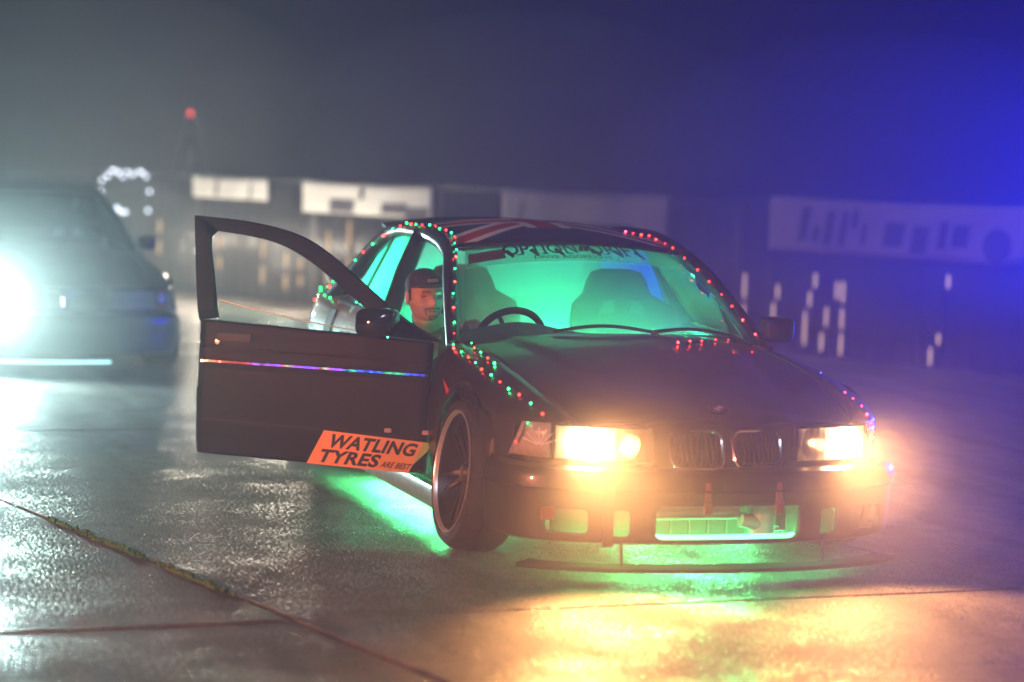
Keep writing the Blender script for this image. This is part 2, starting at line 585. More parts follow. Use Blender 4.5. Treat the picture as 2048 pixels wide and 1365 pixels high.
def make_car(car, o):
    P1 = o['paint']
    # ---------------- bonnet
    b = MB()
    def hood(u, v):
        y = v * 1.0
        yy = v
        xr = -.485 - .145 * (yy / .66) ** 2
        xf = XN_(abs(yy)) - .006
        x = xr + (xf - xr) * u
        yh = YH_(min(x, .66))
        Y = yy / .60 * yh if abs(yy) <= .60 else yy
        xf2 = XN_(min(.82, abs(Y))) - .006
        x = xr + (xf2 - xr) * u
        return (x, Y, hood_z(x, Y))
    b.grid(hood, [1 - (1 - t) ** 1.2 for t in lin(40)], lin(49, -.60, .60))
    bo = b.build('bonnet', P1, car, solid=.012)
    if o.get('detail'):
        bd = MB()
        z = hood_z(.665, 0) + .004
        bd.lathe([(0, .004), (.036, .003), (.041, .001), (.041, -.006)], (.672, 0, hood_z(.672, 0) + .003), (.3, 0, 1), 28)
        bg_ = bd.build('badge', M_PLAST, car)
        ring = MB()
        axb = Vector((.3, 0, 1)).normalized()
        e1 = Vector((1, 0, -.3)).normalized(); e2 = Vector((0, 1, 0))
        cb = Vector((.672, 0, hood_z(.672, 0) + .003)) + axb * .005
        ring.tube([cb + (e1 * math.cos(a) + e2 * math.sin(a)) * .038 for a in lin(25, 0, 2 * PI)[:-1]], .0025, 6, closed=True)
        ring.tube([cb + (e1 * math.cos(a) + e2 * math.sin(a)) * .025 for a in lin(25, 0, 2 * PI)[:-1]], .0018, 6, closed=True)
        ring.build('badge_ring', M_CHROME, bg_)
        for k in range(4):
            q = MB()
            pts = [cb + axb * .001] + [cb + axb * .001 + (e1 * math.cos(a) + e2 * math.sin(a)) * .023 for a in lin(7, k * PI / 2, (k + 1) * PI / 2)]
            q.add(pts, [tuple(range(len(pts)))])
            q.build('badge_quarter', M_WHITEP if k % 2 else M_REDP, bg_, smooth=False)
    # ---------------- front wings
    RA = .352
    for sg in (-1, 1):
        m = MB()
        xs = sorted(set([round(x, 4) for x in lin(9, -.595, -RA - .001)] + [round(-RA * math.cos(a), 4) for a in lin(25, 0, PI)]
                        + [round(x, 4) for x in lin(5, RA + .001, .468)] + [round(x, 4) for x in lin(9, .472, .63)]))
        def wing(x, t):
            yh, zh = YH_(min(x, .66)) + .004, ZH_(min(x, .66)) - .0
            drop = .10 if x < .4 else max(.012, .10 - (x - .4) * .38)
            zs = zh - drop
            Y1 = side_y(x, zs) + .0
            if x < -RA: zb = .15
            elif x <= RA: zb = .335 + math.sqrt(max(0, RA * RA - x * x)) * .98
            elif x < .47: zb = .437
            else: zb = .592
            zb = min(zb, zs - .002)
            if t <= 1:
                a = t * PI / 2
                return (x, sg * (yh + (Y1 - yh) * math.sin(a)), zh - drop * (1 - math.cos(a)) * 1.0)
            q = t - 1
            z = zs + (zb - zs) * q
            flare = 0
            dd = math.hypot(x, z - .335)
            if dd < RA + .07: flare = .022 * max(0, 1 - (dd - RA) / .07) ** 1.5
            return (x, sg * (side_y(x, z) + flare), z)
        m.grid(wing, xs, lin(9, 0, 1) + lin(13, 1, 2)[1:])
        w = m.build('front_wing', P1, car, solid=.010)
        ar = MB()
        ar.tube([(-RA * math.cos(a), sg * (side_y(-RA * math.cos(a), .335 + RA * math.sin(a) * .98) + .014), .335 + RA * math.sin(a) * .98) for a in lin(30, 0.02, PI - .02)], .010, 6)
        ar.build('arch_lip', P1, w)
        ln = MB()
        ln.grid(lambda a, y: (-.36 * math.cos(a), sg * y, .335 + .36 * math.sin(a)), lin(20, 0, PI), [.40, .80])
        ln.grid(lambda a, r: (-.36 * r * math.cos(a), sg * .42, .335 + .36 * r * math.sin(a)), lin(20, 0, PI), [0.05, 1.0])
        ln.build('wheel_liner', M_UNDER, w)
        # indicator
        i = MB()
        def ind(y, z):
            k = (z - .455) / .133
            yy = .668 + (y) * (.118 - .035 * k)
            return nose_pt(sg * yy, z, .004)
        i.grid(ind, lin(10), lin(4, .455, .588))
        io = i.build('indicator', M_ORANGE if sg > 0 or not o.get('detail') else mat('clear_indicator', (.42, .36, .32), .25, coat=.5, noise=(70, .25)), car, solid=.02)
        fl = MB()
        for k in range(7):
            a = R(20 + 23 * k)
            fl.tube([nose_pt(sg * (.70 + .005 * math.cos(a)), .50 + .005 * math.sin(a), .006), nose_pt(sg * (.70 + .055 * math.cos(a)), .50 + .07 * max(-.5, math.sin(a)), .006)], .003, 4)
        fl.build('flute', M_WHITEP, io)
    if o.get('detail'):
        m = MB()
        m.add([(-.40, -(side_y(-.40, .66) + .004), .665), (-.24, -(side_y(-.24, .615) + .004), .622), (-.27, -(side_y(-.27, .6) + .004), .59)], [(0, 1, 2)])
        m.build('red_sticker', mat('red_sticker', (.7, .03, .02), .4), car, smooth=False)
    # ---------------- nose panel, kidney grilles
    m = MB()
    m.grid(lambda y, z: nose_pt(y, z, -.10 if abs(y) > .29 else -.02), lin(61, -.79, .79), [.40, .50, .60])
    m.build('nose_panel', M_PLAST, car)
    for sg in (-1, 1):
        yc = sg * .128
        xk = XN_(.12) + .012
        def kp(a, b_, d=0.0):
            return (xk + d - .03 * (abs(yc + a) / .25) ** 2 - .06 * (b_ / .14), yc + a, .506 + b_)
        def outline(w, h, r):
            P = []
            for (p, q) in rrect(w, h, r, 5):
                P.append((p * (1 - .06 * (-q / h)), q))
            return P
        kb = MB()
        kb.extrude_poly(outline(.196, .128, .034), lambda a, b_, d: kp(a, b_, d), -.05, -.04)
        kg = kb.build('kidney_grille', mat('grille_void', (.006, .006, .006), .8), car, smooth=False)
        k2 = MB()
        k2.tube([kp(a, b_, .0) for a, b_ in outline(.208, .140, .040)], .0085, 8, closed=True)
        k2.build('grille_surround', M_CHROME, kg)
        slat = MB()
        slat.box((0, 0, 0), (.030, .005, .118))
        sm = slat.mesh('slat', mat('slat_black', (.03, .027, .025), .35), False)
        for k in range(9):
            a = -.082 + .0205 * k
            s = link(bpy.data.objects.new('slat', sm))
            s.parent = kg
            px, py, pz = kp(a, 0, -.015)
            s.location = (px, py, pz)
            s.rotation_euler = (0, R(-23), 0)
    # ---------------- front bumper
    plan = [(.36, -.852), (.50, -.832), (.63, -.765), (.73, -.63), (.80, -.43), (.838, -.2), (.846, 0), (.838, .2), (.80, .43), (.73, .63), (.63, .765), (.50, .832), (.36, .852)]
    C = np.array(curve_pts(plan, 81))
    T = np.gradient(C, axis=0); T /= np.linalg.norm(T, axis=1)[:, None]
    NRM = np.stack([T[:, 1], -T[:, 0]], 1)
    if (NRM[40] @ np.array([1, 0])) < 0: NRM = -NRM
    prof = pchip([.142, .152, .20, .28, .345, .352, .40, .425, .438], [-.028, -.012, -.004, .002, .006, .014, .010, -.006, -.045])
    def bump(y, z):
        yy = min(max(y, -.8519), .8519)
        x = np.interp(yy, C[:, 1], C[:, 0]); nx = np.interp(yy, C[:, 1], NRM[:, 0]); ny = np.interp(yy, C[:, 1], NRM[:, 1])
        p = prof(z)
        return (x + nx * p, yy + ny * p, z)
    holes = []
    if o.get('detail'):
        holes = [(0, .60, .158, .295, .03)] + [(sg * .630, .150, .178, .275, .02) for sg in (-1, 1)] + [(sg * .435, .075, .166, .275, .02) for sg in (-1, 1)]
    def sdf(y, z):
        best = 9.0
        for (c0, w, z0, z1, r) in holes:
            qx = abs(y - c0) - w / 2 + r; qz = abs(z - (z0 + z1) / 2) - (z1 - z0) / 2 + r
            best = min(best, math.hypot(max(qx, 0), max(qz, 0)) + min(max(qx, qz), 0) - r)
        return best
    Cf = np.array(curve_pts(plan, 181 if holes else 61))[:, 1]
    zz = ([.142, .146, .150] + lin(24, .154, .30) + [.315, .33, .345, .352, .37, .39, .41, .425, .434, .438]) if holes else [.142, .15, .2, .27, .33, .352, .39, .425, .438]
    YZ = [[y, z] for y in Cf for z in zz]
    nz = len(zz)
    quads = [(i * nz + j, (i + 1) * nz + j, (i + 1) * nz + j + 1, i * nz + j + 1) for i in range(len(Cf) - 1) for j in range(nz - 1)]
    keep = []; cutv = set()
    for q in quads:
        cy0 = sum(YZ[k][0] for k in q) / 4; cz0 = sum(YZ[k][1] for k in q) / 4
        if holes and sdf(cy0, cz0) < 0: cutv.update(q)
        else: keep.append(q)
    kv = set(k for q in keep for k in q)
    for k in cutv & kv:
        for _ in range(3):
            y, z = YZ[k]; e_ = 1e-4
            d0 = sdf(y, z); gy = (sdf(y + e_, z) - d0) / e_; gz = (sdf(y, z + e_) - d0) / e_
            YZ[k] = [y - d0 * gy, z - d0 * gz]
    m = MB(); m.add([bump(*p) for p in YZ], keep)
    bu = m.build('front_bumper', P1, car, auto=30, solid=.022)
    if o.get('detail'):
        # lower splitter blade carried below the bumper
        m = MB()
        def spl(i, t):
            i = int(i)
            q = [(0.035, .040), (.035, .056), (-.05, .062), (-.05, .050), (.035, .040)][int(t)]
            p = C[i] + NRM[i] * q[0]
            return (p[0], p[1], q[1])
        m.grid(spl, range(10, 71), range(5))
        sp = m.build('splitter', mat('splitter_black', (.008, .008, .008), .8, spec=.1), car, smooth=False)
        for y in (-.42, .42):
            r_ = MB(); r_.tube([(.79, y, .056), (.77, y, .16)], .006, 6); r_.build('splitter_rod', mat('splitter_rod', (.03, .03, .03), .6, spec=.2), sp)
        # bumper clips, straps and tow eye
        for y in (-.105, .19):
            k = MB(); k.box((.862, y, .325), (.012, .026, .05)); k.box((.868, y, .29), (.014, .034, .045)); k.box((.864, y, .372), (.01, .02, .03))
            k.build('bumper_clip', mat('clip_red', (.25, .08, .06), .5), car, smooth=False, bevel=.004)
        k = MB(); k.box((.80, -.485, .25), (.012, .045, .23)); k.build('strap', mat('strap_web', (.08, .05, .045), .7), car, smooth=False, bevel=.003)
        for y in (-.70, ):
            k = MB(); k.box((.71, y, .255), (.01, .055, .05)); k.build('red_tape', mat('tape_red', (.28, .07, .045), .6), car, smooth=False, bevel=.003)
        # what shows through the openings
        k = MB(); k.box((.66, -.10, .262), (.06, .40, .085)); ic = k.build('intercooler', M_METAL, car, smooth=False, bevel=.008)
        for q in range(4):
            f = MB(); f.box((.693, -.10, .232 + .02 * q), (.008, .38, .004)); f.build('cooler_fin', M_METAL, ic, smooth=False)
        k = MB(); k.tube(curve_pts([(.70, .10, .22), (.70, .15, .21), (.69, .20, .20), (.66, .24, .25), (.55, .28, .3)], 14), .03, 12)
        k.lathe([(.052, -.08), (.055, -.05), (.055, .05), (.048, .07)], (.68, .20, .225), (.1, 0, 1), 20)
        k.build('intake_duct', mat('pale_duct', (.55, .57, .55), .4), car)
        k = MB(); k.box((.50, 0, .27), (.02, 1.24, .34)); rad = k.build('radiator', mat('radiator_black', (.04, .04, .04), .5, noise=(60, .5)), car, smooth=False)
        for q in range(12):
            f = MB(); f.box((.514, -.44 + .08 * q, .25), (.006, .006, .26)); f.build('radiator_tube', mat('radiator_grey', (.10, .10, .10), .5), rad, smooth=False)
        k = MB(); k.box((.62, .30, .24), (.02, .05, .16)); k.box((.66, .27, .19), (.08, .012, .012)); k.box((.60, 0, .335), (.05, 1.1, .05)); k.build('bracket', M_METAL, car, smooth=False, bevel=.004)
    # ---------------- wheels
    for (x, sg, cam_, st) in ((0, -1, o.get('camber', R(-6)), 0), (0, 1, o.get('camber', R(-6)) * -1, 0), (-2.7, -1, R(-2), 0), (-2.7, 1, R(2), 0)):
        yo = .775 if x == 0 else .745
        make_wheel(car, (x, sg * yo, RW - .004), sg, cam_, st)
    # ---------------- doors, rear quarters, sills
    def side_panel(name, x0, x1, sg, mt, arch=None, ztop=None, n=14, top_extra=0.0):
        m = MB()
        if arch is None: xs = lin(n, x0, x1)
        else:
            ra = .35
            xs = sorted(set([round(v, 4) for v in lin(8, x0, x1)] + [round(arch - ra * math.cos(a), 4) for a in lin(21, 0, PI)] + [round(arch - ra - .001, 4), round(arch + ra + .001, 4)]))
            xs = [x for x in xs if min(x0, x1) - 1e-6 <= x <= max(x0, x1) + 1e-6]
        def f(x, t):
            zt = ztop(x) if ztop else BELT_(x)
            zb = .16
            if arch is not None and abs(x - arch) <= .3501:
                zb = .335 + math.sqrt(max(0, .35 ** 2 - (x - arch) ** 2)) * .95
            z = zb + (zt - zb) * t
            y = side_y(x, z)
            if z > .555 and z < .60: y += .003
            return (x, sg * y, z)
        m.grid(f, xs, lin(22))
        return m.build(name, mt, car, solid=.03)
    for sg in (-1, 1):
        if not (sg == -1 and o.get('open')):
            d = side_panel('front_door', -1.655, -.602, sg, P1)
            fr = MB()
            pts = [rail_at_x(x) for x in lin(16, -.72, -1.66)]
            fr.tube([(p[0], sg * (p[1] + .012), p[2] - .045) for p in pts], .022, 6)
            fr.tube([(-1.655, sg * side_y(-1.655, .82), .82), (-1.69, sg * .60, 1.19)], .028, 6, squash=.5)
            fr.build('window_frame', M_PLAST, d)
            g = MB()
            def win(u, t):
                x = -.80 + (-1.64 + .80) * u
                r_ = rail_at_x(x - .05 * t); zb = BELT_(x) - .02
                return (x - .04 * t * u, sg * (side_y(x, zb) * (1 - t) + (r_[1]) * t - .012), zb + (r_[2] - .05 - zb) * t)
            g.grid(win, lin(14), lin(6)); g.build('side_window', M_GLASS, d)
            h_ = MB(); h_.box((-1.52, sg * (side_y(-1.52, .70) + .012), .70), (.17, .022, .028)); h_.build('handle', M_PLAST, d, smooth=False, bevel=.006)
        d = side_panel('rear_door', -2.36, -1.66, sg, o.get('rear_paint', P1), ztop=lambda x: BELT_(x))
        g = MB()
        def win2(u, t):
            x = -1.74 + (-2.50 + 1.74) * u
            r_ = rail_at_x(x + .02); zb = BELT_(x) - .02
            zt = max(zb + .01, r_[2] - .04)
            return (x, sg * (side_y(x, zb) * (1 - t) + r_[1] * t - .012), zb + (zt - zb) * t)
        g.grid(win2, lin(16), lin(6)); g.build('side_window', o.get('rear_glass', M_MIST), d)
        fr = MB(); fr.tube([(-2.28, sg * (side_y(-2.28, .83) - .006), .83), (-2.20, sg * .585, 1.20)], .016, 6, squash=.5)
        fr.tube([(x, sg * (side_y(x, BELT_(x)) - .004), BELT_(x) + .006) for x in lin(8, -1.68, -2.62)], .012, 6)
        fr.build('window_frame', M_PLAST, d)
        h_ = MB(); h_.box((-2.22, sg * (side_y(-2.22, .70) + .014), .70), (.15, .024, .03)); h_.build('handle', M_PLAST, d, smooth=False, bevel=.006)
        # rear quarter with the boot shoulder
        q = MB()
        xs = sorted(set([round(v, 4) for v in lin(10, -3.60, -2.365)] + [round(-2.7 - .35 * math.cos(a), 4) for a in lin(21, 0, PI)] + [-3.051, -2.349 - .017]))
        xs = [x for x in xs if x <= -2.365]
        def quart(x, t):
            zsh = .79
            zb = .335 + math.sqrt(max(0, .35 ** 2 - (x + 2.7) ** 2)) * .95 if abs(x + 2.7) <= .35 else .20
            if t <= 1:
                z = zb + (zsh - zb) * t
                return (x, sg * side_y(x, z), z)
            a = (t - 1) * PI / 2
            zt = .868 if x < -2.8 else BELT_(x) + .02
            Y1 = side_y(x, zsh); y2 = min(.60, Y1 - .06)
            k = math.sin(a)
            return (x, sg * (Y1 + (y2 - Y1) * (1 - math.cos(a))), zsh + (zt - zsh) * k)
        q.grid(quart, xs, lin(18) + lin(8, 1, 2)[1:])
        qo = q.build('rear_quarter_panel', o.get('rear_paint', P1), car, solid=.02)
        if o.get('detail') and sg == -1:
            ff = MB(); ff.extrude_poly(rrect(.12, .13, .015, 3, -2.62, .74), lambda a, b_, d: (a, -(side_y(a, b_) + d), b_), .001, .008)
            ff.build('fuel_flap', M_PAINT2, qo, smooth=False)
            for (xa, za, xb, zb_, wd) in ((-3.5, .70, -2.95, .655, .03), (-3.4, .60, -3.1, .57, .02), (-3.45, .78, -3.3, .62, .015)):
                st = MB(); st.grid(lambda u, t: (xa + (xb - xa) * u, -(side_y(xa + (xb - xa) * u, za + (zb_ - za) * u) + .004), za + (zb_ - za) * u + wd * (t - .5)), lin(8), [0, 1])
                st.build('white_tape', M_WHITEP, qo)
        # side skirt
        s = MB()
        s.grid(lambda x, t: (x, sg * (side_y(x, .17) + [-.02, .012, .022, .016, -.03][int(t)]), [.178, .176, .15, .085, .075][int(t)]), lin(14, -2.34, -.36), range(5))
        s.build('side_skirt', o.get('skirt', M_PLAST), car, solid=.004)
        # A pillar + roof rail + C pillar in one pressing
        p = MB()
        n = len(RAILC)
        p.tube([(x, sg * y, z) for x, y, z in RAILC], [.033 if i < 14 else .034 + .02 * max(0, (i - 30) / 14) for i in range(n)], 10, squash=1.15)
        p.build('roof_pillar', P1, car)
        p = MB(); p.tube([(-1.665, sg * (side_y(-1.66, .8) - .02), .78), (-1.70, sg * .66, 1.05), (-1.73, sg * .575, 1.235)], [.05, .045, .04], 8, squash=.6)
        p.build('door_pillar', P1, car)
    # ---------------- the open driver's door
    if o.get('open'):
        m = MB()
        def skin(s, t):
            zb = .228 + .026 * s / 1.06
            zt = .800 + .045 * s / 1.06
            z = zb + (zt - zb) * t
            n = 0.0
            if abs(z - .655 - .0 * s) < .012: n = -.004
            if z > .70 + .02: n -= .003
            if z < .375 + .03 * s: n += .004
            return door_pt(s + (.012 if t < .5 else .012 * t), z, n)
        m.grid(skin, lin(30, -.012, 1.055), lin(48))
        d = m.build('front_door', M_DOORP, car, solid=.045, auto=50, ref=door_pt(.5, .5, -1.0))
        tag(d, 'open black driver door carrying an orange sticker')
        outer = [(-.05, .800), (.075, .862), (.239, .972), (.387, 1.080), (.486, 1.150), (.585, 1.208), (.655, 1.236), (.729, 1.256), (.83, 1.275), (.945, 1.289), (1.138, 1.301), (1.105, 1.05), (1.072, .842)]
        inner = [(.245, .846), (.243, .885), (.28, .915), (.36, .972), (.476, 1.056), (.56, 1.112), (.625, 1.148), (.69, 1.178), (.771, 1.203), (.88, 1.222), (1.03, 1.238), (1.052, 1.230), (1.058, 1.205), (1.025, 1.03), (.990, .856)]
        f = MB()
        fo = curve_pts([(*p, 0) for p in outer[:11]], 34)
        fi = curve_pts([(*p, 0) for p in inner[1:11]], 34)
        for d0, flip in ((.0, False), (-.035, True)):
            f.add([door_pt(a, b_, d0) for a, b_, _ in fo] + [door_pt(a, b_, d0) for a, b_, _ in fi],
                  [(i, i + 1, 34 + i + 1, 34 + i) for i in range(33)])
            rear_o = [(1.138, 1.301), (1.105, 1.05), (1.072, .842)]; rear_i = [(1.03, 1.238), (1.052, 1.230), (1.058, 1.205), (1.025, 1.03), (.990, .856)]
            ro = curve_pts([(*p, 0) for p in rear_o], 10); ri = curve_pts([(*p, 0) for p in rear_i], 10)
            f.add([door_pt(a, b_, d0) for a, b_, _ in ro] + [door_pt(a, b_, d0) for a, b_, _ in ri], [(i, i + 1, 10 + i + 1, 10 + i) for i in range(9)])
            # mirror triangle
            f.add([door_pt(a, b_, d0) for a, b_ in ((-.05, .80), (.075, .862), (.243, .885), (.245, .82))], [(0, 1, 2, 3)])
        def rim_strip(pts):
            q = curve_pts([(*p, 0) for p in pts], 60)
            f.grid(lambda i, t: door_pt(q[int(i)][0], q[int(i)][1], -.035 * t), range(60), [0, 1])
        rim_strip(outer[:11]); rim_strip(outer[10:]); rim_strip(inner[1:11]); rim_strip(inner[10:])
        f.build('window_frame', mat('frame_black', (.010, .010, .011), .6, spec=.12), d, auto=30)
        g = MB()
        g.grid(lambda u, t: door_pt(.25 + .74 * u, .79 + .02 * u + (.035 + .09 * u ** 1.5) * t, -.02), lin(16), lin(5))
        g.build('side_window', glassy('half_lowered_glass', (.75, .9, .85), .12, mist=.25), d)
        g = MB(); g.tube([door_pt(.25 + .74 * u, .79 + .02 * u + (.035 + .09 * u ** 1.5), -.02) for u in lin(16)], .003, 5)
        g.build('glass_edge', mat('glass_edge', (.6, .8, .72), .2), d)
        mo = MB()
        def bead(s, t):
            a = np.array(door_pt(s, .669 + .01 * s, [.0, .008, .008, .0][int(t)])); b_ = np.array(door_pt(s, .641 + .01 * s, [.0, .008, .008, .0][int(t)]))
            k_ = [.30, .30, .64, .64][int(t)]
            return tuple(a + (b_ - a) * k_)
        mo.grid(bead, lin(20, .0, 1.05), range(4))
        mo.build('rub_strip', mat('gloss_black', (.012, .012, .013), .04, coat=1.0, bump=(7, .5, .004)), d, auto=20)
        for (zz, nn) in ((.705, .003), (.385, .004)):
            e = MB(); e.tube([door_pt(s, zz + .022 * s, nn) for s in lin(12, .0, 1.055)], .003, 5)
            e.build('swage_line', M_DOORP, d)
        k = MB(); k.lathe([(0, .008), (.012, .006), (.015, 0)], door_pt(.979, .752, .0), DN, 16); k.build('lock', M_METAL, d)
        k = MB(); k.extrude_poly(rrect(.16, .032, .008, 3, .90, .775), lambda a, b_, dd: door_pt(a, b_, dd), .0, .016); k.build('handle', M_PLAST, d, smooth=False)
        for s in (.175, .004):
            k = MB(); k.extrude_poly(rrect(.03, .018, .004, 2, s, .408), lambda a, b_, dd: door_pt(a, b_, dd), .0, .012); k.build('trim_clip', mat('clip_pale', (.6, .3, .27), .4), d, smooth=False)
        # orange sticker with its lettering (door seen from outside: +s runs to the picture's left)
        SC = [(.468, .391), (-.022, .364), (.046, .224), (.550, .239)]      # top-left, top-right, bottom-right, bottom-left
        def stk(a, b_, nn):
            tl, tr, br, bl = [np.array(c) for c in SC]
            p = (tl * (1 - a) + tr * a) * b_ + (bl * (1 - a) + br * a) * (1 - b_)
            return door_pt(p[0], p[1], .006 + nn)
        k = MB(); k.grid(lambda a, b_: stk(a, b_, 0), lin(16, 0, .93), lin(6)); so = k.build('sticker', M_STICK, d)
        k = MB(); k.add([stk(.93, 1, 0), stk(1, 1, 0), stk(1, .72, 0), stk(.93, .25, 0)], [(0, 1, 2, 3)]); k.build('sticker_corner', M_YELL, d, smooth=False)
        k = MB()
        for (s_, a0, a1, b0, b1, off) in (('WATLING', .095, .90, .52, .93, .045), ('TYRES', .075, .63, .07, .47, .045), ('ARE BEST', .655, .925, .10, .29, .02)):
            V, F = fit_text(s_, a1 - a0, b1 - b0, offset=off * .8, spacing=1.06, shear=.0 if off > .03 else .25)
            k.add([stk(a0 + a, b0 + b_, .0015) for a, b_ in V], F)
        k.build('sticker_lettering', M_INK, d, smooth=False)
        # door mirror
        k = MB()
        def mir(u, t):
            a = 2 * PI * u; e_ = 4.2
            ca, sa = math.cos(a), math.sin(a)
            rx = .083 * (abs(ca) ** (2 / e_)) * (1 if ca > 0 else -1); rz = .062 * (abs(sa) ** (2 / e_)) * (1 if sa > 0 else -1)
            sc_ = [0.0, .86, .95, .99, 1.0, .99, .97][int(t)]; dd = [.135, .133, .125, .105, .07, .02, .0][int(t)]
            return door_pt(.205 + rx * sc_, .882 + rz * sc_, dd + .06)
        k.grid(mir, lin(33), range(7)); mo_ = k.build('wing_mirror', mat('mirror_gloss', (.012, .012, .012), .08, coat=1.0), d, auto=60)
        k = MB(); k.tube([door_pt(.20, .855, .0), door_pt(.21, .85, .08)], [.035, .025], 8, squash=.6); k.build('mirror_arm', M_PLAST, d)
    # ---------------- passenger mirror(s)
    for sg in ((1,) if o.get('open') else (-1, 1)):
        k = MB()
        def mir2(u, t):
            a = 2 * PI * u; e_ = 4.5
            ca, sa = math.cos(a), math.sin(a)
            ry = .068 * (abs(ca) ** (2 / e_)) * (1 if ca > 0 else -1); rz = .057 * (abs(sa) ** (2 / e_)) * (1 if sa > 0 else -1)
            sc_ = [0.0, .86, .95, .99, 1.0, .99, .97][int(t)]; dd = [.115, .112, .105, .09, .06, .02, .0][int(t)]
            return (-.72 + dd, sg * (.815 + ry * sc_), .868 + rz * sc_)
        k.grid(mir2, lin(33), range(7)); mo_ = k.build('wing_mirror', M_PLAST, car, auto=60)
        k = MB(); k.tube([(-.69, sg * .74, .835), (-.69, sg * .80, .845)], [.035, .028], 8, squash=.6); k.build('mirror_arm', M_PLAST, mo_)
    # ---------------- roof
    m = MB()
    def roofp(u, v):
        y = v * .565
        xf = -1.165 - .085 * v * v; xr = -2.45 + .03 * v * v
        x = xf + (xr - xf) * u
        return (x, y, roof_z(x, y))
    m.grid(roofp, lin(26), lin(25, -1, 1))
    ro = m.build('roof', P1, car, solid=.012)
    m = MB()
    m.grid(lambda u, v: (roofp(u, v)[0], roofp(u, v)[1], roofp(u, v)[2] - .022), lin(10, .02, .98), lin(9, -.97, .97)); m.build('headlining', M_HEADLN, car)
    if o.get('detail'):
        # flag on the roof skin
        NU, NV = 90, 90
        fl = MB()
        us = lin(NU + 1, .05, .97); vs = lin(NV + 1, -.97, .97)
        P = [(lambda q: (q[0], q[1], q[2] + .003))(roofp(u, v)) for u in us for v in vs]
        for i in range(NU):
            for j in range(NV):
                a = (vs[j] + vs[j + 1]) / 2 / .97; b_ = ((us[i] + us[i + 1]) / 2 - .51) / .46     # -1..1
                c = 0
                d1 = abs(a - b_) / 1.414; d2 = abs(a + b_) / 1.414
                if d1 < .15 or d2 < .15: c = 1
                if d1 < .07 or d2 < .07: c = 2
                if abs(a) < .20 or abs(b_) < .20: c = 1
                if abs(a) < .12 or abs(b_) < .12: c = 2
                if abs(a) < .30 and b_ < -.52: c = 0
                fl.cur = c
                fl.add([], [])
                fl.f.append((i * (NV + 1) + j, (i + 1) * (NV + 1) + j, (i + 1) * (NV + 1) + j + 1, i * (NV + 1) + j + 1)); fl.m.append(c)
        fl.v = P
        fo_ = fl.build('roof_flag', [M_BLUEP, M_WHITEP, M_REDP], ro)
        k = MB()
        k.grid(lambda u, t: (-2.40 - .17 * t, u, roof_z(-2.42, u * .9) + .004 + .022 * t - .02 * abs(u) ** 3), lin(15, -.56, .56), lin(5)); k.build('roof_spoiler', M_PLAST, car, solid=.012)
    # ---------------- windscreen, header and rear glass
    m = MB(); m.grid(lambda u, v: ws_pt(u, v), lin(31, -.985, .985), lin(17)); m.build('windscreen', o.get('screen', M_GLASS), car)
    m = MB(); m.tube([(lambda p: (p[0] + .004, p[1], p[2] + .002))(ws_pt(u, 1.0)) for u in lin(25, -1, 1)], .012, 6); m.build('screen_trim', M_PLAST, car)
    m = MB(); m.grid(lambda v, t: (-2.45 + .03 * v * v - (.52 + .03 * v * v) * t + .0, v * (.545 + .07 * t), ROOFC_(-2.44) - .045 * v * v - (.40 - .02 * v * v) * t + .03 * math.sin(PI * t)), lin(17, -1, 1), lin(9))
    m.build('rear_window', o.get('rear_glass', M_MIST), car)
    m = MB()
    m.grid(lambda x, y: (x, y, .868 - .012 * (y / .62) ** 2 + (.012 if x < -3.5 else 0)), lin(8, -2.93, -3.585), lin(13, -.605, .605))
    m.grid(lambda y, z: (-3.60 + .04 * (y / .66) ** 2, y, z), lin(13, -.66, .66), [.22, .5, .70, .875])
    m.build('boot_lid', o.get('rear_paint', P1), car)
    if o.get('detail'):
        k = MB(); k.grid(lambda u, t: (-3.50 - .14 * t, u, .885 + .055 * t - .02 * abs(u / .6) ** 2), lin(13, -.60, .60), lin(5)); k.build('boot_spoiler', M_QUART, car, solid=.014)
    # ---------------- floor, bulkhead
    m = MB(); m.box((-1.62, 0, .15), (2.0, 1.44, .02)); m.box((-.58, 0, .45), (.03, 1.30, .60)); m.box((-3.1, 0, .25), (.9, 1.2, .03)); m.box((0.1, 0, .2), (.8, .78, .03)); m.box((-2.62, 0, .56), (.03, 1.1, .5))
    m.build('underbody', M_UNDER, car, smooth=False)
    # ---------------- scuttle and wipers
    m = MB(); m.grid(lambda v, t: (-.47 - .16 * v * v + (.05 - .10 * t), v * .70, .832 - .03 * v * v - .006 * t), lin(21, -1, 1), lin(3)); m.build('scuttle', M_PLAST, car)
    for (u0, u1, v1) in ((-.45, .22, .075), (.22, .86, .065)):
        k = MB()
        pts = [(lambda p: (p[0] + .018, p[1], p[2] + .016))(ws_pt(u0 + (u1 - u0) * t, .03 + (v1 - .03) * math.sin(PI * min(1, t * 1.0)))) for t in lin(14)]
        k.tube(pts, .008, 6); k.tube([pts[-1], (pts[-1][0] + .03, pts[-1][1] + .02, pts[-1][2] - .02)], .011, 6); k.build('wiper', M_PLAST, car)
    # ---------------- interior
    m = MB()
    def dash(v, t):
        y = v * .68
        hump = .05 * math.exp(-((y + .36) / .20) ** 2)
        z = [.60, .80, .828, .815, .74, .55][int(t)] + (hump if 1 <= t <= 3 else 0) * (1 if t == 2 else .6)
        x = [-.60, -.62, -.82, -.94, -1.0, -.98][int(t)]
        return (x, y, z)
    m.grid(dash, lin(31, -1, 1), range(6)); m.build('dashboard', M_INT, car)
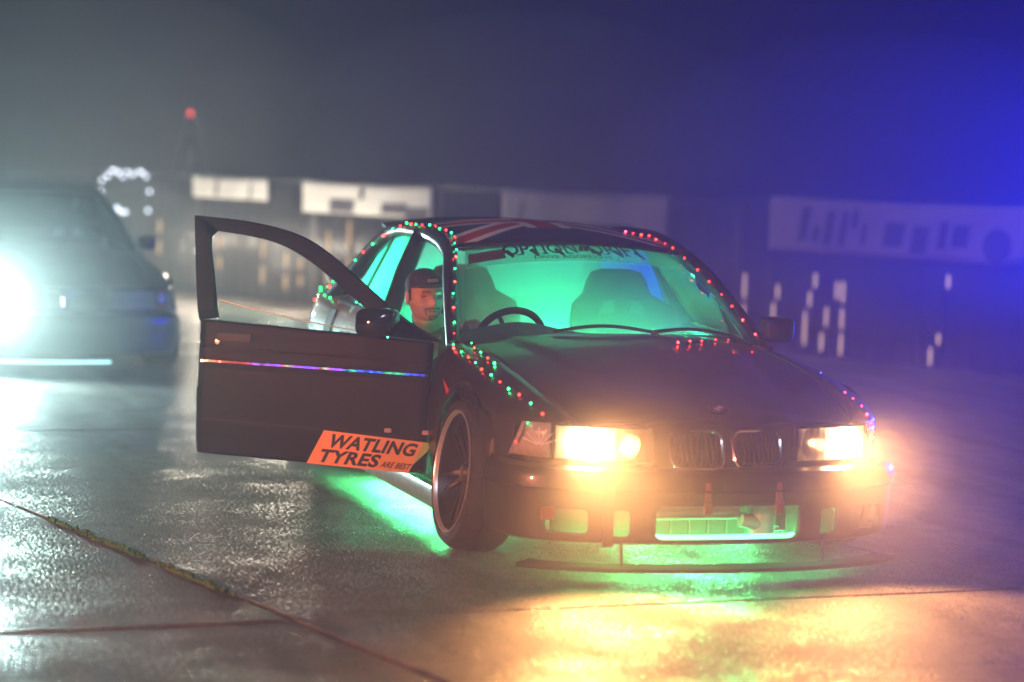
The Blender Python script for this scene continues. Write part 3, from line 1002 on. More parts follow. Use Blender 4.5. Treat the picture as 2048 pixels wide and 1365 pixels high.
    def seat(yc, xb, lean=0.0):
        k = MB()
        # bucket shell: closed stack of rounded sections
        secs = [(.40, .50, .0, .16), (.55, .50, -.02, .15), (.70, .52, -.06, .14), (.84, .54, -.10, .14), (.92, .50, -.125, .13), (.97, .34, -.14, .12), (1.03, .30, -.15, .11), (1.07, .25, -.155, .10), (1.085, .15, -.16, .08)]
        def f(i, u):
            z, w, dx, th = secs[int(i)]
            a = 2 * PI * u
            ca, sa = math.cos(a), math.sin(a)
            yy = w / 2 * (abs(ca) ** .6) * (1 if ca > 0 else -1)
            xx = th / 2 * (abs(sa) ** .8) * (1 if sa > 0 else -1) + .10 * (abs(ca) ** 3) * (1 if z < .95 else .3)
            return (xb + dx + xx, yc + yy, z)
        k.grid(f, range(len(secs)), lin(29))
        k.grid(lambda u, t: (xb + .02 + .48 * t, yc + .25 * u, .38 + .05 * abs(u) ** 3 + .02 * t), lin(9, -1, 1), lin(6))
        so = k.build('seat', M_SEAT, car, auto=70)
        for sg in (-1, 1):
            q = MB(); q.extrude_poly([(sg * .035, .885), (sg * .12, .87), (sg * .10, .935), (sg * .04, .945)], lambda a, b_, d: (xb - .11 + d, yc + a, b_), .075, .085)
            q.build('harness_slot', mat('slot_liner', (.12, .13, .12), .6), so, smooth=False)
    seat(.35, -1.42); seat(-.37, -1.62)
    m = MB(); m.box((-2.45, 0, .45), (.5, 1.2, .2)); m.box((-2.62, 0, .68), (.15, 1.2, .4)); m.build('rear_bench', M_SEAT, car, smooth=False, bevel=.05)
    sw = MB()
    cs = Vector((-1.00, -.345, .785)); an = Vector((-.88, 0, .47)).normalized(); e2 = Vector((0, 1, 0)); e1 = an.cross(e2)
    sw.tube([cs + (e1 * math.cos(a) + e2 * math.sin(a)) * .155 for a in lin(41, 0, 2 * PI)[:-1]], .0165, 8, closed=True)
    for a in (R(90), R(210), R(330)):
        sw.tube([cs - an * .03, cs + (e1 * math.cos(a) + e2 * math.sin(a)) * .15], [.02, .014], 6, squash=.5)
    sw.lathe([(0, .0), (.04, -.005), (.045, -.03), (.03, -.12)], cs, an, 16)
    sw.build('steering_wheel', mat('suede_black', (.02, .02, .02), .8), car)
    return car


# ------------------------------------------------------------------ ground
def ground_material():
    m = bpy.data.materials.new('wet_concrete'); m.use_nodes = True
    nt = m.node_tree; b = nt.nodes['Principled BSDF']
    geo = nt.nodes.new('ShaderNodeNewGeometry')
    def noise(scale, detail=3, rough=.55):
        n = nt.nodes.new('ShaderNodeTexNoise'); n.inputs['Scale'].default_value = scale
        n.inputs['Detail'].default_value = detail; n.inputs['Roughness'].default_value = rough
        nt.links.new(geo.outputs['Position'], n.inputs['Vector']); return n
    big = noise(.9, 8, .65); mid = noise(9, 4); fine = noise(105, 3)
    vor = nt.nodes.new('ShaderNodeTexVoronoi'); vor.inputs['Scale'].default_value = 95
    nt.links.new(geo.outputs['Position'], vor.inputs['Vector'])
    cr = nt.nodes.new('ShaderNodeValToRGB')
    cr.color_ramp.elements[0].position = .30; cr.color_ramp.elements[0].color = (.09, .082, .074, 1)
    cr.color_ramp.elements[1].position = .72; cr.color_ramp.elements[1].color = (.23, .212, .19, 1)
    add = nt.nodes.new('ShaderNodeMix'); add.data_type = 'FLOAT'; add.inputs[0].default_value = .45
    nt.links.new(big.outputs['Fac'], add.inputs[2]); nt.links.new(mid.outputs['Fac'], add.inputs[3])
    nt.links.new(add.outputs[0], cr.inputs[0])
    # speckled aggregate
    sp = nt.nodes.new('ShaderNodeMix'); sp.data_type = 'RGBA'; sp.blend_type = 'MULTIPLY'; sp.inputs[0].default_value = .6
    cr2 = nt.nodes.new('ShaderNodeValToRGB'); cr2.color_ramp.elements[0].position = .35; cr2.color_ramp.elements[0].color = (.30, .30, .30, 1)
    cr2.color_ramp.elements[1].position = .65; cr2.color_ramp.elements[1].color = (1.7, 1.7, 1.7, 1)
    nt.links.new(fine.outputs['Fac'], cr2.inputs[0])
    nt.links.new(cr.outputs[0], sp.inputs[6]); nt.links.new(cr2.outputs[0], sp.inputs[7])
    # long dark scuffs and rubber smears
    mp = nt.nodes.new('ShaderNodeMapping'); mp.inputs['Scale'].default_value = (.35, 3.2, 1); mp.inputs['Rotation'].default_value = (0, 0, .55)
    nt.links.new(geo.outputs['Position'], mp.inputs['Vector'])
    sm = nt.nodes.new('ShaderNodeTexNoise'); sm.inputs['Scale'].default_value = 1.3; sm.inputs['Detail'].default_value = 5
    nt.links.new(mp.outputs[0], sm.inputs['Vector'])
    cr3 = nt.nodes.new('ShaderNodeValToRGB'); cr3.color_ramp.elements[0].position = .36; cr3.color_ramp.elements[0].color = (.35, .33, .32, 1)
    cr3.color_ramp.elements[1].position = .55; cr3.color_ramp.elements[1].color = (1.1, 1.1, 1.1, 1)
    nt.links.new(sm.outputs['Fac'], cr3.inputs[0])
    sp2 = nt.nodes.new('ShaderNodeMix'); sp2.data_type = 'RGBA'; sp2.blend_type = 'MULTIPLY'; sp2.inputs[0].default_value = .5
    nt.links.new(sp.outputs[2], sp2.inputs[6]); nt.links.new(cr3.outputs[0], sp2.inputs[7])
    nt.links.new(sp2.outputs[2], b.inputs['Base Color'])
    # thousands of small water-filled facets: glossy where the fine noise dips, rough elsewhere
    wet = noise(88, 3, .6); wet2 = noise(2.2, 4)
    ad2 = nt.nodes.new('ShaderNodeMath'); ad2.operation = 'MULTIPLY_ADD'; ad2.inputs[1].default_value = .42
    nt.links.new(wet2.outputs['Fac'], ad2.inputs[0]); nt.links.new(wet.outputs['Fac'], ad2.inputs[2])
    mr = nt.nodes.new('ShaderNodeMapRange'); mr.inputs[1].default_value = .75; mr.inputs[2].default_value = .81
    mr.inputs[3].default_value = .66; mr.inputs[4].default_value = .17
    nt.links.new(ad2.outputs[0], mr.inputs[0]); nt.links.new(mr.outputs[0], b.inputs['Roughness'])
    dk = nt.nodes.new('ShaderNodeMapRange'); dk.inputs[1].default_value = .75; dk.inputs[2].default_value = .81
    dk.inputs[3].default_value = .20; dk.inputs[4].default_value = .9
    nt.links.new(ad2.outputs[0], dk.inputs[0]); nt.links.new(dk.outputs[0], b.inputs['Specular IOR Level'])
    b1 = nt.nodes.new('ShaderNodeBump'); b1.inputs['Strength'].default_value = .5; b1.inputs['Distance'].default_value = .004
    nt.links.new(vor.outputs['Distance'], b1.inputs['Height']); b1.invert = True
    b2 = nt.nodes.new('ShaderNodeBump'); b2.inputs['Strength'].default_value = .6; b2.inputs['Distance'].default_value = .009
    nt.links.new(fine.outputs['Fac'], b2.inputs['Height']); nt.links.new(b1.outputs[0], b2.inputs['Normal'])
    nt.links.new(b2.outputs[0], b.inputs['Normal'])
    return m


M_GROUND = ground_material()
M_SOIL = mat('joint_soil', (.02, .02, .017), .8, bump=(80, .5, .01))
g = MB(); g.grid(lambda x, y: (x, y, -.022), lin(2, -92, 30), lin(2, -62, 62))
ground = tag(g.build('ground', M_SOIL, None), kind='structure')
# slab grid: J lines run along (.970,.242), cross lines along (-.085,.996)
JD = np.array([.970, .242]); CD = np.array([-.085, .996])
P0 = np.array([-1.335, -2.50])           # a joint crossing
LA, LB = 2.80, 2.95                     # slab length along J, width across
def slab(i, j):
    m = MB()
    gap = .014
    jl = [random.uniform(-.006, .006) for _ in range(4)]
    c = [P0 + JD * (LA * (i + a)) + CD * (LB * (j + b_)) for a, b_ in ((0, 0), (1, 0), (1, 1), (0, 1))]
    ctr = sum(c) / 4
    zt = random.uniform(-.003, .003)
    ring = []
    n = 14
    for k in range(4):
        a, b_ = c[k], c[(k + 1) % 4]
        for q in range(n):
            p = a + (b_ - a) * q / n
            inw = (ctr - p); inw /= np.linalg.norm(inw)
            ring.append(p + inw * (gap * 1.3 + random.uniform(-.004, .004)))
    top = [(p[0], p[1], zt) for p in ring]
    inn = [(p[0], p[1], zt - .006) for p in [q - (ctr - q) / np.linalg.norm(ctr - q) * .008 for q in ring]]
    bot = [(p[0], p[1], -.03) for p in [q - (ctr - q) / np.linalg.norm(ctr - q) * .008 for q in ring]]
    N = len(ring)
    m.add(top + inn + bot, [tuple(range(N))] + [(k, (k + 1) % N, N + (k + 1) % N, N + k) for k in range(N)] + [(N + k, N + (k + 1) % N, 2 * N + (k + 1) % N, 2 * N + k) for k in range(N)])
    m.build('concrete_slab', M_GROUND, ground, smooth=False)
for i in range(-6, 3):
    for j in range(-4, 5):
        slab(i, j)
# far yard beyond the slabs
g = MB(); g.grid(lambda x, y: (x, y, -.012), lin(2, -91, 29), lin(2, -61, 61))
tag(g.build('yard', M_GROUND, None), kind='structure')

# moss in the joint
mo = MB()
M_MOSS = mat('moss', (.07, .15, .025), .8, noise=(60, .5))
for t in np.concatenate([rng.uniform(.10, .62, 70), rng.normal(.15, .02, 90), rng.normal(.30, .035, 130), rng.normal(.36, .01, 50), rng.normal(.47, .025, 120), rng.normal(.56, .02, 70), rng.normal(.22, .012, 40)]):
    p = P0 + JD * (t * 3.84 + .0)
    lat = rng.normal(0, .008)
    r = abs(rng.normal(.005, .003)) + .002
    mo.ball((p[0] - JD[1] * lat, p[1] + JD[0] * lat, rng.uniform(-.006, .007)), r, 5, 3, (1.2, 1.2, rng.uniform(.7, 1.5)))
tag(mo.build('moss', M_MOSS, None), 'green moss growing along the diagonal joint between concrete slabs', 'moss', kind='stuff')

# ------------------------------------------------------------------ the barrier with its banners
FD = np.array([-.871, -.491]); FN = np.array([.491, -.871])       # along (right to left), towards the camera
F0 = np.array([-8.60, 5.50])
def fence_pt(t, z, n=0.0):
    p = F0 + FD * t + FN * n
    return (p[0], p[1], z)
M_HOARD = mat('dark_hoarding', (.035, .037, .042), .35, noise=(3, .4))
PL = 1.85
for k in range(-2, 12):
    t0 = k * PL
    e = empty('hoarding_panel', fence_pt(t0 + PL / 2, 0))
    ordn = k + 5
    tag(e, 'dark waist-high hoarding panel standing in the hazy row behind the cars', 'barrier', 'hoarding panels of the far barrier')
    off = np.array(fence_pt(t0 + PL / 2, 0))
    def L(t, z, n=0.0):
        return tuple(np.array(fence_pt(t, z, n)) - off)
    m = MB(); m.grid(lambda t, z: L(t, z, .004 * math.cos((t - t0) * 2 * PI / .185)), lin(81, t0 + .03, t0 + PL - .03), lin(3, -.03, 1.27)); m.build('board', M_HOARD, e, solid=.02)
    for q in (.02, PL - .02):
        m = MB(); m.tube([L(t0 + q, 0, 0), L(t0 + q, 1.31, 0)], .022, 8); m.build('post', M_HOARD, e)
    m = MB(); m.tube([L(t0 + .02, 1.29, 0), L(t0 + PL - .02, 1.29, 0)], .018, 8); m.build('top_rail', M_HOARD, e)

M_BANW = mat('white_banner', (.72, .72, .70), .6, noise=(4, .1))
M_BANP = mat('pale_banner', (.26, .25, .30), .6, noise=(3, .25))
M_BAND = mat('banner_print', (.05, .05, .07), .6)
def banner(t0, t1, z0, z1, m1, label, prints):
    """t from the right end (t0) to the left end (t1)"""
    m = MB()
    def f(t, z):
        a = (t - t0) / (t1 - t0); b_ = (z - z0) / (z1 - z0)
        return fence_pt(t, z - .02 * math.sin(PI * a) * b_, .045 + .012 * math.sin(a * 17 + b_ * 2) * (1 - .3 * b_))
    m.grid(f, lin(40, t0, t1), lin(7, z0, z1))
    b = m.build('banner', m1, None, solid=.004)
    tag(b, label, 'banner', 'banners on the far barrier')
    for (a0, a1, b0, b1, kind) in prints:
        k = MB()
        if kind == 'r':
            k.grid(lambda a, q: (lambda p: (p[0] + FN[0] * .009, p[1] + FN[1] * .009, p[2]))(f(t1 + (t0 - t1) * (a + .03 * (q - b0)), z0 + (z1 - z0) * q)), lin(5, a0, a1), lin(3, b0, b1))
        else:
            cx, cz, rr = (a0 + a1) / 2, (b0 + b1) / 2, (a1 - a0) / 2
            k.grid(lambda u, w: (lambda p: (p[0] + FN[0] * .009, p[1] + FN[1] * .009, p[2]))(f(t1 + (t0 - t1) * (cx + rr * w * math.cos(u)), z0 + (z1 - z0) * (cz + (b1 - b0) / 2 * w * math.sin(u)))), lin(17, 0, 2 * PI), lin(3, 0, 1))
        k.build('print_patch', M_BAND, b, smooth=False)
    return b
banner(8.09, 9.34, 1.06, 1.29, M_BANW, 'small white banner on the barrier, leftmost, right of the white bulbs', [(.30, .34, .1, .9, 'r'), (.74, .77, .0, .8, 'r')])
banner(5.63, 7.55, .97, 1.29, M_BANW, 'white banner on the barrier above the open car door', [(.22, .40, .05, .5, 'r'), (.62, .80, .08, .45, 'r'), (.44, .48, .5, .9, 'r'), (.80, .97, .0, .35, 'r')])
banner(2.64, 4.69, .93, 1.31, M_BANP, 'pale mauve banner on the barrier right behind the car roof', [(.10, .13, .1, .7, 'r'), (.35, .80, .1, .25, 'r')])
banner(-1.06, 1.50, .88, 1.35, M_BANP, 'long blue-lit banner with dark lettering right of the black mirror', [(.12, .16, .2, .85, 'r'), (.18, .21, .2, .5, 'r'), (.225, .26, .15, .8, 'r'), (.285, .31, .15, .8, 'r'), (.335, .36, .5, .85, 'r'), (.37, .39, .2, .6, 'r'), (.46, .54, .2, .65, 'r'), (.57, .63, .1, .6, 'r'), (.67, .70, .2, .7, 'r'), (.72, .78, .25, .65, 'r'), (.84, .95, .0, .62, 'c')])

# glowing capsules imitating upright streaks of light reflected in the barrier foot
M_STREAKW = emis('pale_streak', (1.0, .62, .44), .6, 'NONE')
M_STREAKO = emis('amber_streak', (1.0, .62, .30), .8, 'NONE')
def light_streak(t, segs, mt, label, lean=.0, power=0):
    e = empty('light_streak', fence_pt(t, 0, .12))
    tag(e, label, 'light', 'upright glows imitating light reflections along the barrier')
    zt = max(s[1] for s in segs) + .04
    m = MB(); m.tube([(0, 0, 0), (-FD[0] * lean * zt, -FD[1] * lean * zt, zt)], .006, 6); m.build('stake', M_PLAST, e)  # made-up stake carrying the glowing streak
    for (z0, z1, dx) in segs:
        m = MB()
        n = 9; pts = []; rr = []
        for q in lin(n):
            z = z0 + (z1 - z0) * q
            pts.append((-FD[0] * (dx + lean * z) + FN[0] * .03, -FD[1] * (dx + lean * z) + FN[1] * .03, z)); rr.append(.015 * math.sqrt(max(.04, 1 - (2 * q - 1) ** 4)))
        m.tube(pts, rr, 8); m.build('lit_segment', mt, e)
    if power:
        ld = bpy.data.lights.new('mist_fill', 'POINT'); ld.energy = power; ld.color = (1.0, .86, .66); ld.shadow_soft_size = .06  # added point lamp brightening the mist in front of the barrier
        lo = link(bpy.data.objects.new('mist_fill', ld)); lo.parent = e; lo.location = (FN[0] * .9, FN[1] * .9, .55)
TW = 'pale upright glow imitating a light reflection on the barrier, '
light_streak(1.66, [(.44, .68, 0), (.05, .42, 0)], M_STREAKW, TW + 'just left of the black mirror')
light_streak(1.30, [(.46, .60, .0), (.28, .44, -.04)], M_STREAKW, TW + 'directly above the black mirror')
light_streak(.96, [(.58, .72, .05), (.42, .56, .0), (.08, .40, -.04)], M_STREAKW, TW + 'first to the right of the mirror')
light_streak(.80, [(.50, .66, .12), (.26, .44, .02), (.05, .22, -.02)], M_STREAKW, TW + 'second to the right of the mirror')
light_streak(.62, [(.47, .67, 0), (.25, .44, 0), (.03, .23, 0)], M_STREAKW, TW + 'brightest of the cluster right of the mirror')
light_streak(-.34, [(.66, .78, .07), (.20, .30, .0), (.02, .18, -.07)], M_STREAKW, TW + 'standing alone far right')
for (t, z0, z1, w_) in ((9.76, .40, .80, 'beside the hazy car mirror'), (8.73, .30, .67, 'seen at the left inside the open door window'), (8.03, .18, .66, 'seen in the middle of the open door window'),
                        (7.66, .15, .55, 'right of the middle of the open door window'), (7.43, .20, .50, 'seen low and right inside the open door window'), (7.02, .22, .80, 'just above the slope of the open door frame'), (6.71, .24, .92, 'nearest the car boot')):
    light_streak(t, [(z0, (z0 + z1) / 2 - .03, 0), ((z0 + z1) / 2 + .03, z1, .0)], M_STREAKO, 'amber upright glow imitating a light reflection on the barrier, ' + w_, power=65 if t in (8.03, 6.71, 9.76) else 0)

# frame of white bulbs on the barrier
M_BULBW = emis('white_bulb', (.80, .87, 1.0), 4, 'NONE')
e = empty('string_light', fence_pt(10.43, 0, .12))
tag(e, 'string of large white bulbs looped in a square on the far barrier', 'string light')
bb = MB(); bb.ball((0, 0, 0), .020, 10, 6); bmesh_w = bb.mesh('bulb', M_BULBW)
pts = []
for (x, z, n, sx, sz) in ((10.75, 1.26, 2, .05, .03), (10.62, 1.31, 2, .06, .02), (10.45, 1.28, 4, .10, .035), (10.27, 1.28, 2, .06, .03), (10.12, 1.30, 2, .05, .03), (10.02, 1.25, 1, .02, .02),
                          (9.97, 1.08, 1, .01, .01), (9.98, .88, 1, .01, .01), (10.80, 1.17, 1, .02, .03), (10.83, 1.05, 1, .01, .03), (10.86, .94, 1, .01, .01), (10.66, .84, 2, .07, .02), (10.53, .86, 3, .04, .03), (10.40, .84, 2, .05, .02)):
    for k in range(n):
        pts.append((x + rng.normal(0, sx * .6), z + rng.normal(0, sz * .6)))
off = np.array(fence_pt(10.43, 0, .12))
for t, z in pts:
    b = link(bpy.data.objects.new('bulb', bmesh_w)); b.parent = e
    b.location = tuple(np.array(fence_pt(t, z, .14 + rng.uniform(-.01, .01))) - off)
m = MB()
m.tube(curve_pts([tuple(np.array(fence_pt(t, z, .125)) - off) for t, z in ((10.86, .94), (10.80, 1.17), (10.72, 1.29), (10.45, 1.30), (10.1, 1.30), (9.98, 1.1), (9.98, .88), (10.2, .83), (10.53, .85), (10.7, .84), (10.86, .94))], 50), .005, 5)
m.build('wire', M_CABLE, e)

# slim pyramid mast with a red beacon behind the barrier
mt_ = empty('beacon_mast', (-20.55, 1.48, 0))
mt_.scale = (.65, .65, .925)
tag(mt_, 'slim dark pyramid mast topped by a red beacon lamp, left background', 'mast')
for sx in (-1, 1):
    for sy in (-1, 1):
        m = MB(); m.tube([(sx * .75, sy * .75, 0), (sx * .04, sy * .04, 2.1)], .05, 6); m.build('leg', M_HOARD, mt_)
for z in (.5, 1.0, 1.45, 1.8):
    k = .75 - .71 * z / 2.1
    m = MB(); m.tube([(k, k, z), (-k, k, z), (-k, -k, z), (k, -k, z)], .035, 6, closed=True); m.build('brace', M_HOARD, mt_)
m = MB(); m.lathe([(0, 0), (.09, .0), (.09, .05), (.05, .05)], (0, 0, 2.08), (0, 0, 1), 12); m.build('lamp_base', M_PLAST, mt_)
m = MB(); m.ball((0, 0, 2.17), .05, 12, 8); m.build('beacon', emis('red_beacon', (1.0, .06, .05), 2.2, 'NONE'), mt_)

# ------------------------------------------------------------------ floodlights outside the picture
def floodlight(loc, aim, col, power, size, h, label, face_em, cone=140, blocker=False):
    e = empty('floodlight', (loc[0], loc[1], 0))
    tag(e, label, 'floodlight')
    m = MB(); m.tube([(0, 0, 0), (0, 0, h)], .03, 8); m.build('mast', M_METAL, e)
    for k in range(3):
        a = 2 * PI * k / 3
        m = MB(); m.tube([(0, 0, .5), (.5 * math.cos(a), .5 * math.sin(a), .0)], .018, 6); m.build('leg', M_METAL, e)
    d = (Vector(aim) - Vector((loc[0], loc[1], h))).normalized()
    q = d.to_track_quat('X', 'Z').to_matrix()
    m = MB(); m.box(tuple(d * -.08 + Vector((0, 0, h + .12))), (.12, size, size * .7), q); m.build('housing', M_PLAST, e, smooth=False, bevel=.01)
    m = MB(); m.box(tuple(d * -.01 + Vector((0, 0, h + .12))), (.01, size * .9, size * .6), q); m.build('lamp_glass', emis('flood_' + label[:8], col, face_em), e, smooth=False)
    if blocker:
        # added unseen plate blocking the beam from the near ground
        m = MB(); m.box(tuple(d * .30 + Vector((0, 0, h + .035))), (.62, size * 2.6, .008), q); m.build('beam_blocker', M_PLAST, e, smooth=False)
    ld = bpy.data.lights.new('flood_beam', 'SPOT'); ld.energy = power; ld.color = col
    ld.spot_size = R(cone); ld.spot_blend = 1.0; ld.shadow_soft_size = .06
    lo = link(bpy.data.objects.new('flood_beam', ld)); lo.parent = e
    lo.location = d * .06 + Vector((0, 0, h + .12)); lo.rotation_euler = d.to_track_quat('-Z', 'Y').to_euler()
    return e
floodlight((-5.0, 7.2), (-3.6, 0, .98), (.001, .018, 1.0), 6500, .4, .80, 'blue stage floodlight on a tripod at the far right', 30, 112, True)
floodlight((3.2, -8.0), (-.4, -1.2, .5), (1.0, .27, .12), 2800, .3, 1.25, 'red floodlight on a tripod left of the camera', 3, 62)

# ------------------------------------------------------------------ the drift car
car = empty('drift_car', (0, 0, 0))
tag(car, 'black drift saloon with open driver door, green cabin glow and union flag roof', 'car')
make_car(car, dict(paint=M_PAINT, detail=True, open=True, rear_paint=M_QUART, skirt=mat('skirt_grey', (.25, .26, .25), .35, metal=.4, noise=(25, .6))))
WARM = (1.0, .42, .13)
make_headlight(car, -1, True, WARM, 340, 110, 98, -.35)
make_headlight(car, 1, True, WARM, 270, 110, 98, -.35)

# windscreen sun strip with its lettering
M_STRIP = glassy('strip_film', (.55, .62, .55), .05, rough=.3, mist=.15, mist_col=(.55, .6, .55))
m = MB()
def strip_pt(u, v, off=.004):
    p = np.array(ws_pt(u, v)); q = np.array(ws_pt(u + .01, v)) - p; r_ = np.array(ws_pt(u, v + .01)) - p
    n = np.cross(q, r_); n /= np.linalg.norm(n)
    if n[2] < 0: n = -n
    return tuple(p + n * off)
VB = lambda u: .755 - .02 * u * u
m.grid(lambda u, t: strip_pt(u, VB(u) + (1 - VB(u)) * t), lin(41, -.97, .97), lin(6))
strip = m.build('sun_strip', M_STRIP, car)
k = MB()
for (s_, u0, u1, t0, t1, off) in (('OPTION', -.66, -.02, .38, .97, .012), ('DRIFT', .10, .62, .38, .97, .012), ('DRIVE AGGRESSIVE', -.42, .26, .10, .28, .004)):
    V, F = fit_text(s_, u1 - u0, t1 - t0, offset=off)
    k.add([strip_pt(u0 + a, VB(u0 + a) + (1 - VB(u0 + a)) * (t0 + b_), .009) for a, b_ in V], F)
    if off > .01:
        # slab serifs and the long cast-shadow blocks printed behind the letters
        n = len(s_)
        for q in range(n):
            a0 = u0 + (u1 - u0) * q / n
            w = (u1 - u0) / n
            k.add([strip_pt(a, VB(a) + (1 - VB(a)) * b_, .007) for a, b_ in ((a0 + w * .05, t0 + .22), (a0 + w * .40, t0 + .34), (a0 + w * .80, t0 + .02), (a0 + w * .62, t0 - .16))] if q % 2 == 0 else
                  [strip_pt(a, VB(a) + (1 - VB(a)) * b_, .007) for a, b_ in ((a0, t0 - .01), (a0 + w * .5, t0 - .01), (a0 + w * .5, t0 + .05), (a0, t0 + .05))], [(0, 1, 2, 3)])
for (a0, a1) in ((-.01, .05), (.04, .09)):
    k.add([strip_pt(a, VB(a) + (1 - VB(a)) * b_, .009) for a, b_ in ((a0, .5), (a0 + .04, .5), (a1 + .02, .85), (a1 - .02, .85))], [(0, 1, 2, 3)])
k.build('strip_lettering', mat('strip_ink', (.02, .014, .013), .7, spec=.05), strip, smooth=False)
k = MB(); k.grid(lambda u, t: strip_pt(-.95 + .30 * u, VB(-.8) + .03 + .13 * t + .04 * u, .007), lin(8), lin(3)); k.build('strip_bar', mat('strip_bar', (.09, .05, .045), .5), strip)


# LED tubes under and inside the car
M_GTUBE = emis('green_tube', (.02, 1.0, .20), 75)
M_GSILL = emis('green_sill_tube', (.08, 1.0, .30), 420)
M_GSOFT = emis('green_tube_front', (.14, 1.0, .42), 3.5)
m = MB(); m.tube(curve_pts([(.785, -.29, .169), (.80, -.25, .167), (.812, 0, .167), (.80, .25, .167), (.785, .29, .169)], 50), .012, 8)
m.build('underglow_tube', M_GSOFT, car)
for sg in (-1, 1):
    m = MB(); m.tube([(-.50, sg * .66, .118), (-2.1, sg * .66, .118)], .012, 8); m.build('underglow_tube', M_GSILL, car)
m = MB(); m.tube([(.60, -.55, .131), (.60, .55, .131)], .007, 8); m.build('underglow_tube', M_GTUBE, car)
M_CTUBE = emis('cabin_tube', (.03, 1.0, .40), 340)
for P in ([(-1.12, -.10, .57), (-1.12, .60, .57)], [(-2.28, -.50, .70), (-2.28, .50, .70)], [(-1.30, 0, .50), (-2.1, 0, .50)], [(-2.05, -.64, .70), (-2.45, -.64, .70)], [(-1.85, .50, .60), (-2.40, .50, .60)]):
    m = MB(); m.tube(P, .010, 8); m.build('cabin_tube', M_CTUBE, car)

# thick smoke hanging in the cabin
def volume_mat(name, col, dens, aniso):
    m = bpy.data.materials.new(name); m.use_nodes = True
    nt = m.node_tree; nt.nodes.clear()
    out = nt.nodes.new('ShaderNodeOutputMaterial'); v = nt.nodes.new('ShaderNodeVolumePrincipled')
    v.inputs['Color'].default_value = (*col, 1); v.inputs['Density'].default_value = dens; v.inputs['Anisotropy'].default_value = aniso
    nt.links.new(v.outputs[0], out.inputs['Volume'])
    return m
m = MB()
secs = [(-1.02, .50, .50, .82, .95), (-1.30, .50, .46, .82, 1.155), (-1.75, .50, .46, .82, 1.20), (-2.25, .50, .46, .82, 1.17), (-2.55, .50, .46, .82, 1.02)]
def cab(i, t):
    x, yb, yt, zb, zt = secs[int(i)]
    q = [(-.46, .35), (.66, .35), (.66, .80), (.50, zt), (-.46, zt), (-.46, .80), (-.46, .35)][int(t)]
    return (x, q[0], q[1])
m.grid(cab, range(5), range(7))
m.add([cab(0, t) for t in range(6)], [tuple(range(6))]); m.add([cab(4, t) for t in range(6)], [tuple(range(6))])
tag(m.build('cabin_smoke', volume_mat('cabin_smoke', (.85, .9, .88), 1.5, .1), None, smooth=False), 'green-lit smoke filling the cabin of the black car', 'smoke', kind='stuff')

# ------------------------------------------------------------------ second car in the haze
car2 = empty('hazy_car', (-8.15, -1.60, 0), R(2))
tag(car2, 'dark saloon half lost in the haze with one blinding white headlight, left', 'car')
make_car(car2, dict(paint=M_PAINT2, rear_glass=M_GLASS))
COOL = (.66, 1.0, .95)
make_headlight(car2, -1, True, COOL, 640, 150, 130, -.08)
make_headlight(car2, 1, False, COOL, 0, 5)
m = MB(); m.tube(curve_pts([(.70, -.70, .10), (.86, -.3, .10), (.88, 0, .10), (.86, .3, .10)], 30), .009, 8); m.build('underglow_tube', emis('cyan_tube', (.45, .92, 1.0), 2.5), car2)

# ------------------------------------------------------------------ the driver
M_SKIN = mat('skin', (.50, .28, .20), .5, noise=(60, .12))
M_HAIR = mat('dark_hair', (.025, .017, .012), .7)
M_SHIRT = mat('olive_top', (.10, .105, .08), .85, noise=(40, .2), bump=(18, .5, .02))
M_CAP = mat('dark_cap', (.025, .024, .028), .75, bump=(150, .2, .002))
HC = Vector((-1.44, -.628, .952))
hf = Vector((.96, .17, -.01)).normalized()
hu = (Vector((0.03, -.06, 1)) - hf * hf.dot(Vector((0.03, -.06, 1)))).normalized()
hl_ = hu.cross(hf)
HH = .118
fw = pchip([-1, -.93, -.8, -.55, -.3, 0, .3, .6, .85, .97, 1], [.14, .32, .48, .60, .66, .69, .69, .63, .42, .19, .0])
fF = pchip([-1, -.93, -.8, -.55, -.3, 0, .3, .6, .85, .97, 1], [.42, .62, .72, .73, .74, .74, .78, .70, .46, .2, .0])
fB = pchip([-1, -.93, -.8, -.55, -.3, 0, .3, .6, .85, .97, 1], [.05, .12, .25, .42, .62, .78, .85, .78, .52, .24, .0])
def head_pt(u, ph, off=0.0):
    c, s = math.cos(ph), math.sin(ph)
    rad_f = fF(u) if c > 0 else fB(u)
    x = rad_f * (abs(c) ** .92) * (1 if c > 0 else -1); y = fw(u) * (abs(s) ** .92) * (1 if s > 0 else -1)
    if c > 0:
        g = lambda a, w: math.exp(-(a / w) ** 2)
        nose = .23 * (g(u + .27, .15) if u < -.27 else g(u + .27, .26)) * g(ph, .17)
        x += nose + .03 * g(u + .33, .07) * g(abs(ph) - .16, .09)
        x += -.075 * g(u - .02, .11) * g(abs(ph) - .45, .20)
        x += .045 * g(u - .17, .07) * g(abs(ph) - .40, .30)
        x += .045 * g(u + .53, .045) * g(ph, .30) + .05 * g(u + .64, .045) * g(ph, .26) - .03 * g(u + .585, .022) * g(ph, .33)
        x += .05 * g(u + .86, .10) * g(ph, .25)
        x += .03 * g(u + .12, .10) * g(abs(ph) - .75, .25)
    k = HH * (1 + off)
    return HC + hf * (x * k) + hl_ * (y * k) + hu * (u * HH)
person = MB()
hu_ = [math.sin(a) for a in lin(93, -PI / 2, PI / 2)]; hp_ = lin(129, -PI, PI)
